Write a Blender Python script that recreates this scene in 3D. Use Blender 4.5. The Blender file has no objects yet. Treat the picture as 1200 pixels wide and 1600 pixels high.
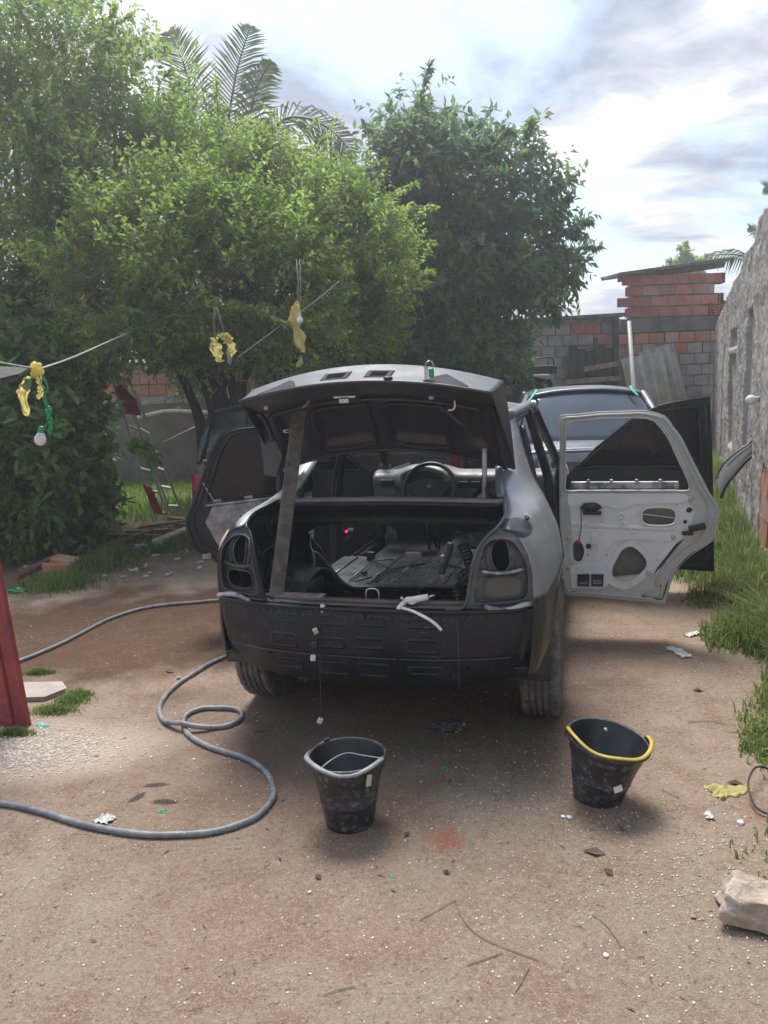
import bpy, bmesh, math, random
import numpy as np
from mathutils import Vector, Matrix, noise
from mathutils.geometry import tessellate_polygon
random.seed(7); np.random.seed(7)
S = bpy.context.scene; C = S.collection; R = math.radians; PI = math.pi

# ------------------------------------------------------------------ camera, sky, sun, exposure
H, F, PITCH, ROLL = 1.55, 1200.0, R(9.5), R(2.2)
cam = bpy.data.cameras.new('camera'); cam.sensor_fit = 'VERTICAL'; cam.sensor_height = 36; cam.lens = 27
cam.clip_end = 3000; cam.clip_start = 0.05
co = bpy.data.objects.new('camera', cam); C.objects.link(co)
co.matrix_world = Matrix.Translation((0, 0, H)) @ Matrix.Rotation(R(90) - PITCH, 4, 'X') @ Matrix.Rotation(-ROLL, 4, 'Z')
S.camera = co
SUN_EL, SUN_AZ = 62, -8            # sun behind thin cloud, ahead of the viewer and a little left
w = bpy.data.worlds.new('World'); S.world = w; w.use_nodes = True
def build_world():
    nt = w.node_tree; N = nt.nodes; L = nt.links; N.clear()
    def n(t, **k):
        x = N.new(t)
        for a, b in k.items(): setattr(x, a, b)
        return x
    def mth(op, a, b=None, c=None, clamp=False):
        x = n('ShaderNodeMath', operation=op); x.use_clamp = clamp
        for i, v in enumerate((a, b, c)):
            if v is None: continue
            if isinstance(v, (int, float)): x.inputs[i].default_value = v
            else: L.new(v, x.inputs[i])
        return x.outputs[0]
    out = n('ShaderNodeOutputWorld'); bg = n('ShaderNodeBackground'); bg.inputs[1].default_value = 0.1
    sky = n('ShaderNodeTexSky', sky_type='NISHITA'); sky.sun_disc = False
    sky.sun_elevation = R(SUN_EL); sky.sun_rotation = R(SUN_AZ); sky.air_density = 1.0; sky.dust_density = 2.0
    tc = n('ShaderNodeTexCoord'); sep = n('ShaderNodeSeparateXYZ'); L.new(tc.outputs['Generated'], sep.inputs[0])
    zz = mth('ADD', mth('MAXIMUM', sep.outputs[2], 0.0), 0.16)
    cx = mth('DIVIDE', sep.outputs[0], zz); cy = mth('DIVIDE', sep.outputs[1], zz)
    cmb = n('ShaderNodeCombineXYZ'); L.new(mth('MULTIPLY', cx, 0.8), cmb.inputs[0]); L.new(cy, cmb.inputs[1])
    def fbm(scale, det, off, rough=.55, dist=.3):
        m = n('ShaderNodeMapping'); m.inputs['Location'].default_value = off; L.new(cmb.outputs[0], m.inputs[0])
        x = n('ShaderNodeTexNoise'); x.inputs['Scale'].default_value = scale; x.inputs['Detail'].default_value = det
        x.inputs['Roughness'].default_value = rough; x.inputs['Distortion'].default_value = dist
        L.new(m.outputs[0], x.inputs['Vector']); return x.outputs['Fac']
    cover = fbm(0.75, 9, (3.1, 1.7, 0), .58)
    tone = mth('ADD', mth('MULTIPLY', fbm(1.2, 8, (2.1, 4.2, 3), .6, .5), .68), mth('MULTIPLY', fbm(4.2, 8, (7.7, 1.2, 5), .6, .6), .32))
    def ramp(v, stops):
        r = n('ShaderNodeValToRGB'); L.new(v, r.inputs[0]); e = r.color_ramp.elements
        e[0].position, e[0].color = stops[0][0], (*stops[0][1], 1); e[1].position, e[1].color = stops[-1][0], (*stops[-1][1], 1)
        for p, c in stops[1:-1]:
            q = e.new(p); q.color = (*c, 1)
        return r.outputs[0]
    mask = ramp(cover, [(0.40, (0, 0, 0)), (0.49, (1, 1, 1))])
    cloud = ramp(tone, [(0.42, (2.0, 2.3, 2.95)), (0.475, (2.85, 3.1, 3.65)), (0.52, (3.9, 4.05, 4.4)), (0.575, (5.9, 5.85, 5.85))])
    # bright, thin cloud round the veiled sun
    sd = Vector((math.sin(R(SUN_AZ)) * math.cos(R(SUN_EL)), math.cos(R(SUN_AZ)) * math.cos(R(SUN_EL)), math.sin(R(SUN_EL))))
    dot = n('ShaderNodeVectorMath', operation='DOT_PRODUCT'); L.new(tc.outputs['Generated'], dot.inputs[0]); dot.inputs[1].default_value = sd
    glow = mth('POWER', mth('MAXIMUM', dot.outputs['Value'], 0.0), 9.0)
    gm = mth('ADD', mth('MULTIPLY', glow, 2.6), 0.95)
    vm = n('ShaderNodeVectorMath', operation='SCALE'); L.new(cloud, vm.inputs[0]); L.new(gm, vm.inputs['Scale'])
    sk = n('ShaderNodeVectorMath', operation='SCALE'); L.new(sky.outputs[0], sk.inputs[0]); sk.inputs['Scale'].default_value = 1.3
    pale = n('ShaderNodeMix', data_type='RGBA'); pale.inputs[0].default_value = .45; L.new(sk.outputs[0], pale.inputs[6]); pale.inputs[7].default_value = (3.0, 4.2, 5.9, 1)
    mix = n('ShaderNodeMix', data_type='RGBA'); L.new(mask, mix.inputs[0]); L.new(pale.outputs[2], mix.inputs[6]); L.new(vm.outputs[0], mix.inputs[7])
    L.new(mix.outputs[2], bg.inputs[0]); L.new(bg.outputs[0], out.inputs[0])
build_world()
sl = bpy.data.lights.new('sun', 'SUN'); sl.energy = 2.6; sl.angle = R(24); sl.color = (1, .96, .9)
so = bpy.data.objects.new('sun', sl); C.objects.link(so)
so.rotation_euler = (R(-(90 - SUN_EL)), 0, R(-SUN_AZ))
S.view_settings.view_transform = 'Standard'; S.view_settings.look = 'None'
S.view_settings.exposure = 1.1; S.view_settings.gamma = 1
S.view_settings.use_curve_mapping = False

def at(u, v, Y):
    a0 = (u - 600) / F; b0 = (800 - v) / F
    a = a0 * math.cos(ROLL) + b0 * math.sin(ROLL); b = -a0 * math.sin(ROLL) + b0 * math.cos(ROLL)
    dy = math.cos(PITCH) + b * math.sin(PITCH); dz = -math.sin(PITCH) + b * math.cos(PITCH)
    return Vector((a * Y / dy, Y, H + dz * Y / dy))
def gz(x, y):                                     # gentle shape of the yard
    z = 0.012 * math.sin(x * 1.3 + .5) * math.sin(y * .9) + .006 * math.sin(x * 3.1 + y * 2.3)
    return z + 0.02 * min(max(y - 6, 0), 9)
def onground(u, v, dz=0):
    p0 = at(u, v, 1.0); d = p0 - Vector((0, 0, H)); z = 0
    for _ in range(8):
        t = (z - H) / d.z; q = Vector((0, 0, H)) + d * t; z = gz(q.x, q.y)
    return Vector((q.x, q.y, z + dz))

# ------------------------------------------------------------------ materials
def mat(name, c1, c2=None, scale=6, rough=.6, metal=0, bump=0, bscale=40, dirt=None, rnd=0, spec=.5, coat=0, alpha=1, trans=0, detail=6, lo=.4, hi=.6, rough2=None, bdist=.01, scr=None):
    m = bpy.data.materials.new(name); m.use_nodes = True; nt = m.node_tree; N = nt.nodes; L = nt.links
    b = N['Principled BSDF']; b.inputs['Roughness'].default_value = rough; b.inputs['Metallic'].default_value = metal
    b.inputs['Specular IOR Level'].default_value = spec; b.inputs['Coat Weight'].default_value = coat
    b.inputs['Alpha'].default_value = alpha; b.inputs['Transmission Weight'].default_value = trans
    g = N.new('ShaderNodeNewGeometry'); pos = g.outputs['Position']; col = None
    def nz(sc, de=detail):
        x = N.new('ShaderNodeTexNoise'); x.inputs['Scale'].default_value = sc; x.inputs['Detail'].default_value = de; x.inputs['Roughness'].default_value = .65
        L.new(pos, x.inputs['Vector']); return x.outputs['Fac']
    def mr(v, a, c, o0=0, o1=1):
        x = N.new('ShaderNodeMapRange'); L.new(v, x.inputs[0]); x.inputs[1].default_value = a; x.inputs[2].default_value = c
        x.inputs[3].default_value = o0; x.inputs[4].default_value = o1; return x.outputs[0]
    def mx(f, a, c):
        x = N.new('ShaderNodeMix'); x.data_type = 'RGBA'; L.new(f, x.inputs[0])
        for i, v in ((6, a), (7, c)):
            if isinstance(v, tuple): x.inputs[i].default_value = (*v, 1)
            else: L.new(v, x.inputs[i])
        return x.outputs[2]
    f = mr(nz(scale), lo, hi)
    col = mx(f, c1, c2 if c2 else tuple(x * .8 for x in c1))
    if dirt:
        dc, ds, dl, dh = dirt; col = mx(mr(nz(ds, 8), dl, dh), col, dc)
    if scr:                                          # fine scratches in two directions
        for k_, rot in enumerate(((.3, .2, .5), (1.2, .9, -.4))):
            mp = N.new('ShaderNodeMapping'); mp.inputs['Rotation'].default_value = rot; mp.inputs['Scale'].default_value = (1.5, 60, 60) if k_ else (60, 2, 60)
            L.new(pos, mp.inputs[0]); x = N.new('ShaderNodeTexNoise'); x.inputs['Scale'].default_value = 1.6; x.inputs['Detail'].default_value = 3; L.new(mp.outputs[0], x.inputs['Vector'])
            mm = N.new('ShaderNodeMath'); mm.operation = 'MULTIPLY'; L.new(mr(x.outputs['Fac'], scr[1], scr[1] + .08), mm.inputs[0]); L.new(mr(nz(3.5, 4), .45, .65), mm.inputs[1]); col = mx(mm.outputs[0], col, scr[0])
    if rnd:
        oi = N.new('ShaderNodeObjectInfo'); hs = N.new('ShaderNodeHueSaturation'); L.new(col, hs.inputs['Color'])
        L.new(mr(oi.outputs['Random'], 0, 1, 1 - rnd, 1 + rnd), hs.inputs['Value']); col = hs.outputs[0]
    L.new(col, b.inputs['Base Color'])
    if rough2 is not None: L.new(mr(nz(scale * 1.7), .35, .65, rough, rough2), b.inputs['Roughness'])
    if bump:
        bp = N.new('ShaderNodeBump'); bp.inputs['Strength'].default_value = bump; bp.inputs['Distance'].default_value = bdist
        L.new(nz(bscale, 8), bp.inputs['Height']); L.new(bp.outputs[0], b.inputs['Normal'])
    return m
def leafmat(name, c1, c2, c3, tr=.35, sc=1.2, rough=.5):
    m = bpy.data.materials.new(name); m.use_nodes = True; nt = m.node_tree; N = nt.nodes; L = nt.links
    b = N['Principled BSDF']; out = N['Material Output']; g = N.new('ShaderNodeNewGeometry')
    r = N.new('ShaderNodeValToRGB'); e = r.color_ramp.elements
    e[0].position = 0; e[0].color = (*c1, 1); e[1].position = 1; e[1].color = (*c3, 1); q = e.new(.55); q.color = (*c2, 1)
    nz = N.new('ShaderNodeTexNoise'); nz.inputs['Scale'].default_value = sc; nz.inputs['Detail'].default_value = 4; L.new(g.outputs['Position'], nz.inputs['Vector'])
    ad = N.new('ShaderNodeMath'); ad.operation = 'MULTIPLY_ADD'; L.new(g.outputs['Random Per Island'], ad.inputs[0]); ad.inputs[1].default_value = .55
    mr = N.new('ShaderNodeMapRange'); L.new(nz.outputs['Fac'], mr.inputs[0]); mr.inputs[1].default_value = .3; mr.inputs[2].default_value = .7; mr.inputs[3].default_value = 0; mr.inputs[4].default_value = .55
    L.new(mr.outputs[0], ad.inputs[2]); L.new(ad.outputs[0], r.inputs[0]); L.new(r.outputs[0], b.inputs['Base Color'])
    b.inputs['Roughness'].default_value = rough; b.inputs['Specular IOR Level'].default_value = .4
    t = N.new('ShaderNodeBsdfTranslucent'); hs = N.new('ShaderNodeHueSaturation'); hs.inputs['Value'].default_value = 2.0; hs.inputs['Hue'].default_value = .485; L.new(r.outputs[0], hs.inputs['Color']); L.new(hs.outputs[0], t.inputs[0])
    mx = N.new('ShaderNodeMixShader'); mx.inputs[0].default_value = tr; L.new(b.outputs[0], mx.inputs[1]); L.new(t.outputs[0], mx.inputs[2]); L.new(mx.outputs[0], out.inputs[0])
    return m
M = {}
M['pebble'] = mat('pale_pebbles', (.80, .71, .61), (.60, .50, .41), 30, .8, rnd=.2)
M['pebble2'] = mat('brown_pebbles', (.20, .14, .10), (.30, .22, .17), 30, .85)
M['primer'] = mat('grey_primer', (.115, .125, .140), (.165, .175, .190), 3.0, .36, .1, scr=((.32, .33, .34), .64), bump=.05, bscale=9, dirt=((.30, .31, .33), 6, .60, .78), rough2=.5)
M['black'] = mat('worn_black_paint', (.005, .007, .012), (.010, .012, .018), 4, .27, spec=.35, scr=((.09, .095, .10), .62), bump=.05, bscale=30, dirt=((.06, .06, .065), 9, .60, .9), rough2=.45)
M['inner'] = mat('satin_black_inner_paint', (.007, .009, .013), (.014, .016, .021), 5, .27, spec=.4, scr=((.08, .08, .08), .64), bump=.1, bscale=14, dirt=((.07, .067, .064), 7, .58, .9), rough2=.5)
M['lidskin'] = mat('blue_grey_primer_lid', (.055, .068, .082), (.08, .095, .11), 5, .5, 0, rough2=.62, scr=((.2, .21, .22), .64))
M['lidinner'] = mat('matt_dark_underside', (.030, .028, .031), (.020, .020, .024), 3, .42, bump=.04, bscale=40)
M['silver'] = mat('silver_paint', (.68, .69, .705), (.75, .755, .765), 4, .34, .0, scr=((.42, .40, .40), .64), bump=.03, bscale=30, dirt=((.33, .25, .25), 5, .62, .85), rough2=.42)
M['silverframe'] = mat('warm_silver_door_frame', (.42, .425, .405), (.50, .505, .485), 5, .40, .08, rough2=.5)
M['wornsilver'] = mat('scratched_silver_primer', (.42, .42, .42), (.12, .12, .125), 14, .4, .4, lo=.45, hi=.6)
M['wingsilver'] = mat('sanded_silver_wing', (.58, .58, .59), (.28, .285, .29), 10, .45, 0, lo=.42, hi=.62, scr=((.15, .15, .15), .6))
M['pillarwhite'] = mat('pale_grey_primer', (.45, .46, .46), (.30, .31, .32), 6, .45)
M['filler'] = mat('beige_body_filler', (.55, .47, .33), (.46, .40, .29), 14, .75)
M['tint'] = mat('dark_tinted_glass', (.008, .007, .009), None, 3, .08, spec=.28)
M['trim'] = mat('black_trim', (.012, .012, .013), (.02, .02, .021), 10, .45)
M['rubber'] = mat('dusty_tyre_rubber', (.07, .068, .066), (.12, .113, .104), 22, .75, bump=.3, bscale=90, dirt=((.25, .22, .19), 12, .48, .75))
M['alloy'] = mat('dull_alloy', (.34, .34, .35), (.22, .22, .22), 18, .4, .7)
M['dash'] = mat('dusty_silver_dash', (.10, .10, .10), (.20, .20, .20), 9, .42, .1, rough2=.55)
M['seatpan'] = mat('glossy_dark_grey_floor', (.14, .15, .16), (.20, .21, .22), 6, .22, .4, dirt=((.28, .26, .24), 8, .55, .85), rough2=.4)
M['bulk'] = mat('dark_grey_steel', (.040, .045, .048), (.065, .068, .070), 6, .38, .2, dirt=((.13, .11, .09), 9, .6, .9))
M['stick'] = mat('old_grey_wood', (.13, .112, .096), (.075, .064, .055), 24, .8, scr=((.035, .03, .027), .50), bump=.3, bscale=60)
M['redwood'] = mat('faded_red_painted_wood', (.30, .048, .045), (.20, .035, .033), 9, .6, bump=.25, bscale=30, dirt=((.34, .19, .17), 11, .55, .8))
M['wood'] = mat('weathered_plank', (.30, .25, .20), (.17, .14, .115), 10, .85, bump=.3, bscale=30)
M['brownwood'] = mat('rotten_brown_wood', (.17, .10, .07), (.10, .065, .05), 10, .9, bump=.4, bscale=30)
M['hose'] = mat('dusty_blue_grey_hose', (.105, .125, .15), (.17, .18, .19), 16, .5, dirt=((.32, .27, .22), 18, .46, .70), scr=((.30, .29, .27), .58))
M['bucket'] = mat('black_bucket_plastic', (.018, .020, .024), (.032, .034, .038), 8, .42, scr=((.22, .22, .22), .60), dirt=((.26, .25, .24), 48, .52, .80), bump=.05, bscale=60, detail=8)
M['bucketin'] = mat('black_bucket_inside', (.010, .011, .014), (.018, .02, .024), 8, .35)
M['greyplastic'] = mat('grey_plastic', (.30, .32, .34), (.20, .21, .22), 20, .5)
M['yellow'] = mat('yellow_plastic', (.50, .36, .03), (.42, .29, .05), 20, .45)
M['bag'] = leafmat('thin_yellow_bag', (.50, .45, .12), (.56, .52, .18), (.48, .46, .24), .45)
M['green'] = mat('green_plastic', (.01, .25, .10), (.02, .33, .14), 20, .4)
M['turq'] = mat('turquoise_plastic', (.12, .42, .36), (.16, .5, .4), 20, .5)
M['tape'] = mat('green_masking_tape', (.10, .48, .33), (.14, .52, .38), 20, .6)
M['white'] = mat('white_plastic', (.72, .72, .70), (.60, .59, .57), 20, .4)
M['wire'] = mat('dark_wire', (.03, .03, .03), None, 5, .6)
M['palewire'] = mat('pale_rope', (.40, .42, .38), (.28, .30, .26), 30, .8)
M['steel'] = mat('bright_steel', (.55, .55, .54), (.4, .4, .4), 20, .25, .9)
M['red'] = mat('red_plastic', (.45, .03, .04), (.36, .025, .03), 12, .5)
M['redpaint'] = mat('dark_red_paint', (.19, .018, .026), (.14, .014, .02), 4, .3, coat=.3)
M['redlens'] = mat('red_tail_lens', (.30, .012, .03), None, 4, .15)
M['alu'] = mat('dull_aluminium', (.62, .63, .64), (.48, .49, .50), 12, .5, .2)
M['greycar'] = mat('sanded_grey_car_paint', (.185, .205, .24), (.15, .17, .20), 2, .3, .3, dirt=((.13, .145, .165), 5, .5, .7))
M['darkglass'] = mat('blue_grey_car_glass', (.055, .072, .095), (.04, .055, .072), 2, .05, spec=.8)
M['greendark'] = mat('dark_green_black_paint', (.008, .018, .018), (.012, .022, .024), 3, .15, coat=.3)
M['mortar'] = mat('grey_mortar', (.42, .395, .37), (.32, .30, .275), 9, .95, bump=.4, bscale=40)
M['block'] = mat('grey_slurry_block', (.38, .355, .335), (.28, .262, .25), 5, .95, bump=.35, bscale=30, rnd=.13, dirt=((.13, .12, .11), 1.3, .52, .75))
M['redbrick'] = mat('red_clay_brick', (.37, .155, .115), (.30, .115, .09), 7, .9, bump=.25, bscale=35, rnd=.16, dirt=((.34, .25, .21), 3, .50, .72))
M['orangebrick'] = mat('orange_clay_brick', (.47, .20, .115), (.40, .155, .09), 7, .9, bump=.25, bscale=35, rnd=.14, dirt=((.36, .30, .26), 3.5, .48, .66))
M['beam'] = mat('dark_mouldy_concrete', (.085, .082, .08), (.17, .16, .15), 4, .95, bump=.4, bscale=20)
M['slab'] = mat('mossy_roof_slab', (.16, .155, .13), (.10, .10, .085), 6, .95, bump=.3, bscale=20)
M['hole'] = mat('brick_cell_shade', (.05, .02, .015), None, 6, .95)
M['rough'] = mat('rough_cast_concrete', (.42, .385, .365), (.29, .262, .245), 2.6, .97, bump=.6, bscale=42, bdist=.014, dirt=((.14, .13, .122), 1.1, .55, .72))
M['asb'] = mat('fibre_cement_sheet', (.42, .385, .33), (.32, .295, .25), 5, .92, bump=.2, bscale=25, dirt=((.20, .20, .15), 1.8, .5, .8))
M['moss'] = mat('mossy_green_black_boards', (.035, .040, .028), (.06, .065, .045), 6, .9, bump=.4, bscale=25)
M['plaster'] = mat('old_grey_plaster', (.22, .205, .185), (.15, .14, .125), 3, .95, bump=.3, bscale=20, dirt=((.09, .088, .08), 2, .52, .8))
M['stone'] = mat('pale_limestone', (.52, .44, .36), (.36, .28, .21), 13, .9, bump=1.0, bscale=60, bdist=.012, dirt=((.30, .22, .15), 5, .52, .7))
M['cement'] = mat('pale_cement_pad', (.42, .36, .31), (.33, .28, .24), 6, .9, bump=.3, bscale=40)
M['bark'] = mat('dark_bark', (.060, .05, .04), (.035, .03, .025), 14, .95, bump=.5, bscale=30)
M['twig'] = mat('grey_twig', (.20, .175, .13), (.14, .12, .09), 20, .9)
M['dead'] = mat('dead_leaf', (.15, .095, .065), (.10, .065, .048), 20, .8)
M['soot'] = mat('charred_rag', (.10, .09, .09), (.03, .03, .03), 30, .9, dirt=((.42, .38, .36), 26, .55, .65))
M['awning'] = mat('dark_brown_canvas', (.045, .038, .036), (.03, .026, .025), 8, .8)
M['bulb'] = mat('white_bulb', (.82, .82, .84), None, 8, .25)
M['leafA'] = leafmat('light_green_small_leaves', (.092, .165, .045), (.145, .235, .06), (.21, .30, .08), .52, .8)
M['leafB'] = leafmat('fresh_green_leaves', (.10, .175, .04), (.16, .255, .05), (.235, .33, .075), .52, .9)
M['leafC'] = leafmat('dark_glossy_leaves', (.058, .125, .032), (.095, .185, .042), (.18, .27, .06), .45, 1.6, .42)
M['leafD'] = leafmat('bluish_dark_green_leaves', (.058, .115, .055), (.088, .16, .068), (.125, .205, .08), .5, .8)
M['palm'] = leafmat('palm_green', (.05, .085, .035), (.075, .125, .045), (.13, .17, .07), .3, 2)
M['grass'] = leafmat('grass_green', (.06, .115, .025), (.10, .175, .035), (.22, .25, .085), .35, 1.5, .6)
M['straw'] = leafmat('dry_straw', (.26, .23, .10), (.33, .29, .14), (.40, .35, .20), .3, 2, .7)
M['lawn'] = leafmat('lawn_green', (.08, .16, .025), (.11, .21, .03), (.16, .25, .05), .35, 1.5, .6)

# ------------------------------------------------------------------ mesh helpers
def obj(name, vf, m, parent=None, smooth=False, solid=0, bevel=0, kind=None, off=0):
    me = bpy.data.meshes.new(name)
    if isinstance(vf, bmesh.types.BMesh): vf.to_mesh(me); vf.free()
    else: me.from_pydata([tuple(v) for v in vf[0]], [], vf[1])
    me.materials.append(M[m] if isinstance(m, str) else m)
    if smooth: me.polygons.foreach_set('use_smooth', [True] * len(me.polygons))
    o = bpy.data.objects.new(name, me); C.objects.link(o); o.parent = parent
    if solid:
        s = o.modifiers.new('s', 'SOLIDIFY'); s.thickness = solid; s.offset = off
    if bevel:
        b = o.modifiers.new('b', 'BEVEL'); b.width = bevel; b.segments = 2; b.limit_method = 'ANGLE'
    if kind: o['kind'] = kind
    return o
def share(o, name, loc, rot=(0, 0, 0), scale=(1, 1, 1), parent=None):
    c = bpy.data.objects.new(name, o.data); C.objects.link(c); c.parent = parent; c.location = loc; c.rotation_euler = rot; c.scale = scale
    return c
def tag(o, label, cat, group=None, kind=None):
    if label: o['label'] = label
    if cat: o['category'] = cat
    if group: o['group'] = group
    if kind: o['kind'] = kind
    return o
def empty(name, loc, label, cat, group=None, rz=0):
    o = bpy.data.objects.new(name, None); C.objects.link(o); o.location = loc; o.rotation_euler = (0, 0, rz); o.empty_display_size = .1
    return tag(o, label, cat, group)
def structure(o): o['kind'] = 'structure'; return o
def join(*vfs):
    V, Fs = [], []
    for v, f in vfs:
        k = len(V); V += [Vector(p) for p in v]; Fs += [[i + k for i in q] for q in f]
    return V, Fs
def xf(vf, mtx): return [mtx @ Vector(v) for v in vf[0]], vf[1]
def box(x0, x1, y0, y1, z0, z1):
    v = [(x, y, z) for z in (z0, z1) for x, y in ((x0, y0), (x1, y0), (x1, y1), (x0, y1))]
    return v, [[0, 3, 2, 1], [4, 5, 6, 7], [0, 1, 5, 4], [1, 2, 6, 5], [2, 3, 7, 6], [3, 0, 4, 7]]
def cat(pts, n=6, closed=False):
    P = [Vector(p) for p in pts]; out = []; k = len(P)
    for i in range(k if closed else k - 1):
        g = (lambda j: P[j % k]) if closed else (lambda j: P[min(max(j, 0), k - 1)])
        a, b, c, d = g(i - 1), g(i), g(i + 1), g(i + 2)
        for s in range(n):
            t = s / n; out.append(.5 * ((2 * b) + (c - a) * t + (2 * a - 5 * b + 4 * c - d) * t * t + (3 * b - a - 3 * c + d) * t ** 3))
    if not closed: out.append(P[-1])
    return out
def tube(pts, r, n=8, closed=False, flat=None, up=None):
    P = [Vector(p) for p in pts]; k = len(P); V = []; Fs = []
    rr = r if isinstance(r, (list, tuple)) else [r] * k
    prev = None
    for i in range(k):
        a = P[(i - 1) % k] if (closed or i > 0) else P[i]; b = P[(i + 1) % k] if (closed or i < k - 1) else P[i]
        d = (b - a); d = d.normalized() if d.length > 1e-9 else Vector((0, 0, 1))
        if prev is None:
            u = Vector(up) if up else (Vector((0, 0, 1)) if abs(d.z) < .9 else Vector((1, 0, 0)))
        else: u = prev
        u = (u - d * u.dot(d)).normalized(); v = d.cross(u); prev = u
        for j in range(n):
            an = 2 * PI * j / n; V.append(P[i] + (u * math.cos(an) * (flat if flat else 1) + v * math.sin(an)) * rr[i])
    for i in range(k if closed else k - 1):
        for j in range(n):
            a = i * n + j; b = i * n + (j + 1) % n; c = ((i + 1) % k) * n + (j + 1) % n; d = ((i + 1) % k) * n + j
            Fs.append([a, b, c, d])
    if not closed: Fs += [list(range(n))[::-1], [(k - 1) * n + j for j in range(n)]]
    return V, Fs
def lathe(prof, n=24, capb=True, capt=False):
    V = []; Fs = []
    for r, z in prof:
        for j in range(n):
            a = 2 * PI * j / n; V.append(Vector((r * math.cos(a), r * math.sin(a), z)))
    for i in range(len(prof) - 1):
        for j in range(n):
            Fs.append([i * n + j, i * n + (j + 1) % n, (i + 1) * n + (j + 1) % n, (i + 1) * n + j])
    if capb: Fs.append(list(range(n))[::-1])
    if capt: Fs.append([(len(prof) - 1) * n + j for j in range(n)])
    return V, Fs
def grid(fn, nu, nv):
    V = [Vector(fn(i / (nu - 1), j / (nv - 1))) for j in range(nv) for i in range(nu)]
    return V, [[j * nu + i, j * nu + i + 1, (j + 1) * nu + i + 1, (j + 1) * nu + i] for j in range(nv - 1) for i in range(nu - 1)]
def plate(outer, holes, th, fn):
    """2-D outline with holes, given thickness th; fn(a, b, t) -> 3-D."""
    loops = [[Vector((a, b, 0)) for a, b in l] for l in [outer] + holes]
    tris = tessellate_polygon(loops); flat = [p for l in loops for p in l]; n = len(flat)
    V = [Vector(fn(p.x, p.y, 0)) for p in flat] + [Vector(fn(p.x, p.y, th)) for p in flat]
    Fs = [list(t) for t in tris] + [[i + n for i in t][::-1] for t in tris]
    k = 0
    for l in loops:
        m_ = len(l)
        for i in range(m_): Fs.append([k + i, k + (i + 1) % m_, k + (i + 1) % m_ + n, k + i + n])
        k += m_
    return V, Fs
def oval(cx, cy, rx, ry, n=20, p=2.0, rot=0):
    out = []
    for j in range(n):
        a = 2 * PI * j / n; c, s = math.cos(a), math.sin(a)
        x = rx * math.copysign(abs(c) ** (2 / p), c); y = ry * math.copysign(abs(s) ** (2 / p), s)
        out.append((cx + x * math.cos(rot) - y * math.sin(rot), cy + x * math.sin(rot) + y * math.cos(rot)))
    return out
def smooth2(pts, n=5): return [(p.x, p.y) for p in cat([(a, b, 0) for a, b in pts], n, True)]
def ico(r=1, sub=1, amp=0, seed=0, sc=(1, 1, 1)):
    bm = bmesh.new(); bmesh.ops.create_icosphere(bm, subdivisions=sub, radius=r)
    for v in bm.verts:
        k = 1 + amp * noise.noise(v.co / r * 1.3 + Vector((seed * 3.1, seed, 0)))
        v.co = Vector((v.co.x * sc[0], v.co.y * sc[1], v.co.z * sc[2])) * k
    V = [v.co.copy() for v in bm.verts]; Fs = [[v.index for v in f.verts] for f in bm.faces]; bm.free(); return V, Fs
def npmesh(name, V, Fq, m, parent=None, kind=None, smooth=False):
    me = bpy.data.meshes.new(name); nv = len(V); nf, k = Fq.shape
    me.vertices.add(nv); me.vertices.foreach_set('co', np.asarray(V, np.float32).ravel())
    me.loops.add(nf * k); me.loops.foreach_set('vertex_index', Fq.astype(np.int32).ravel())
    me.polygons.add(nf); me.polygons.foreach_set('loop_start', np.arange(nf, dtype=np.int32) * k)
    me.update(calc_edges=True); me.materials.append(M[m])
    if smooth: me.polygons.foreach_set('use_smooth', [True] * nf)
    o = bpy.data.objects.new(name, me); C.objects.link(o); o.parent = parent
    if kind: o['kind'] = kind
    return o

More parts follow.
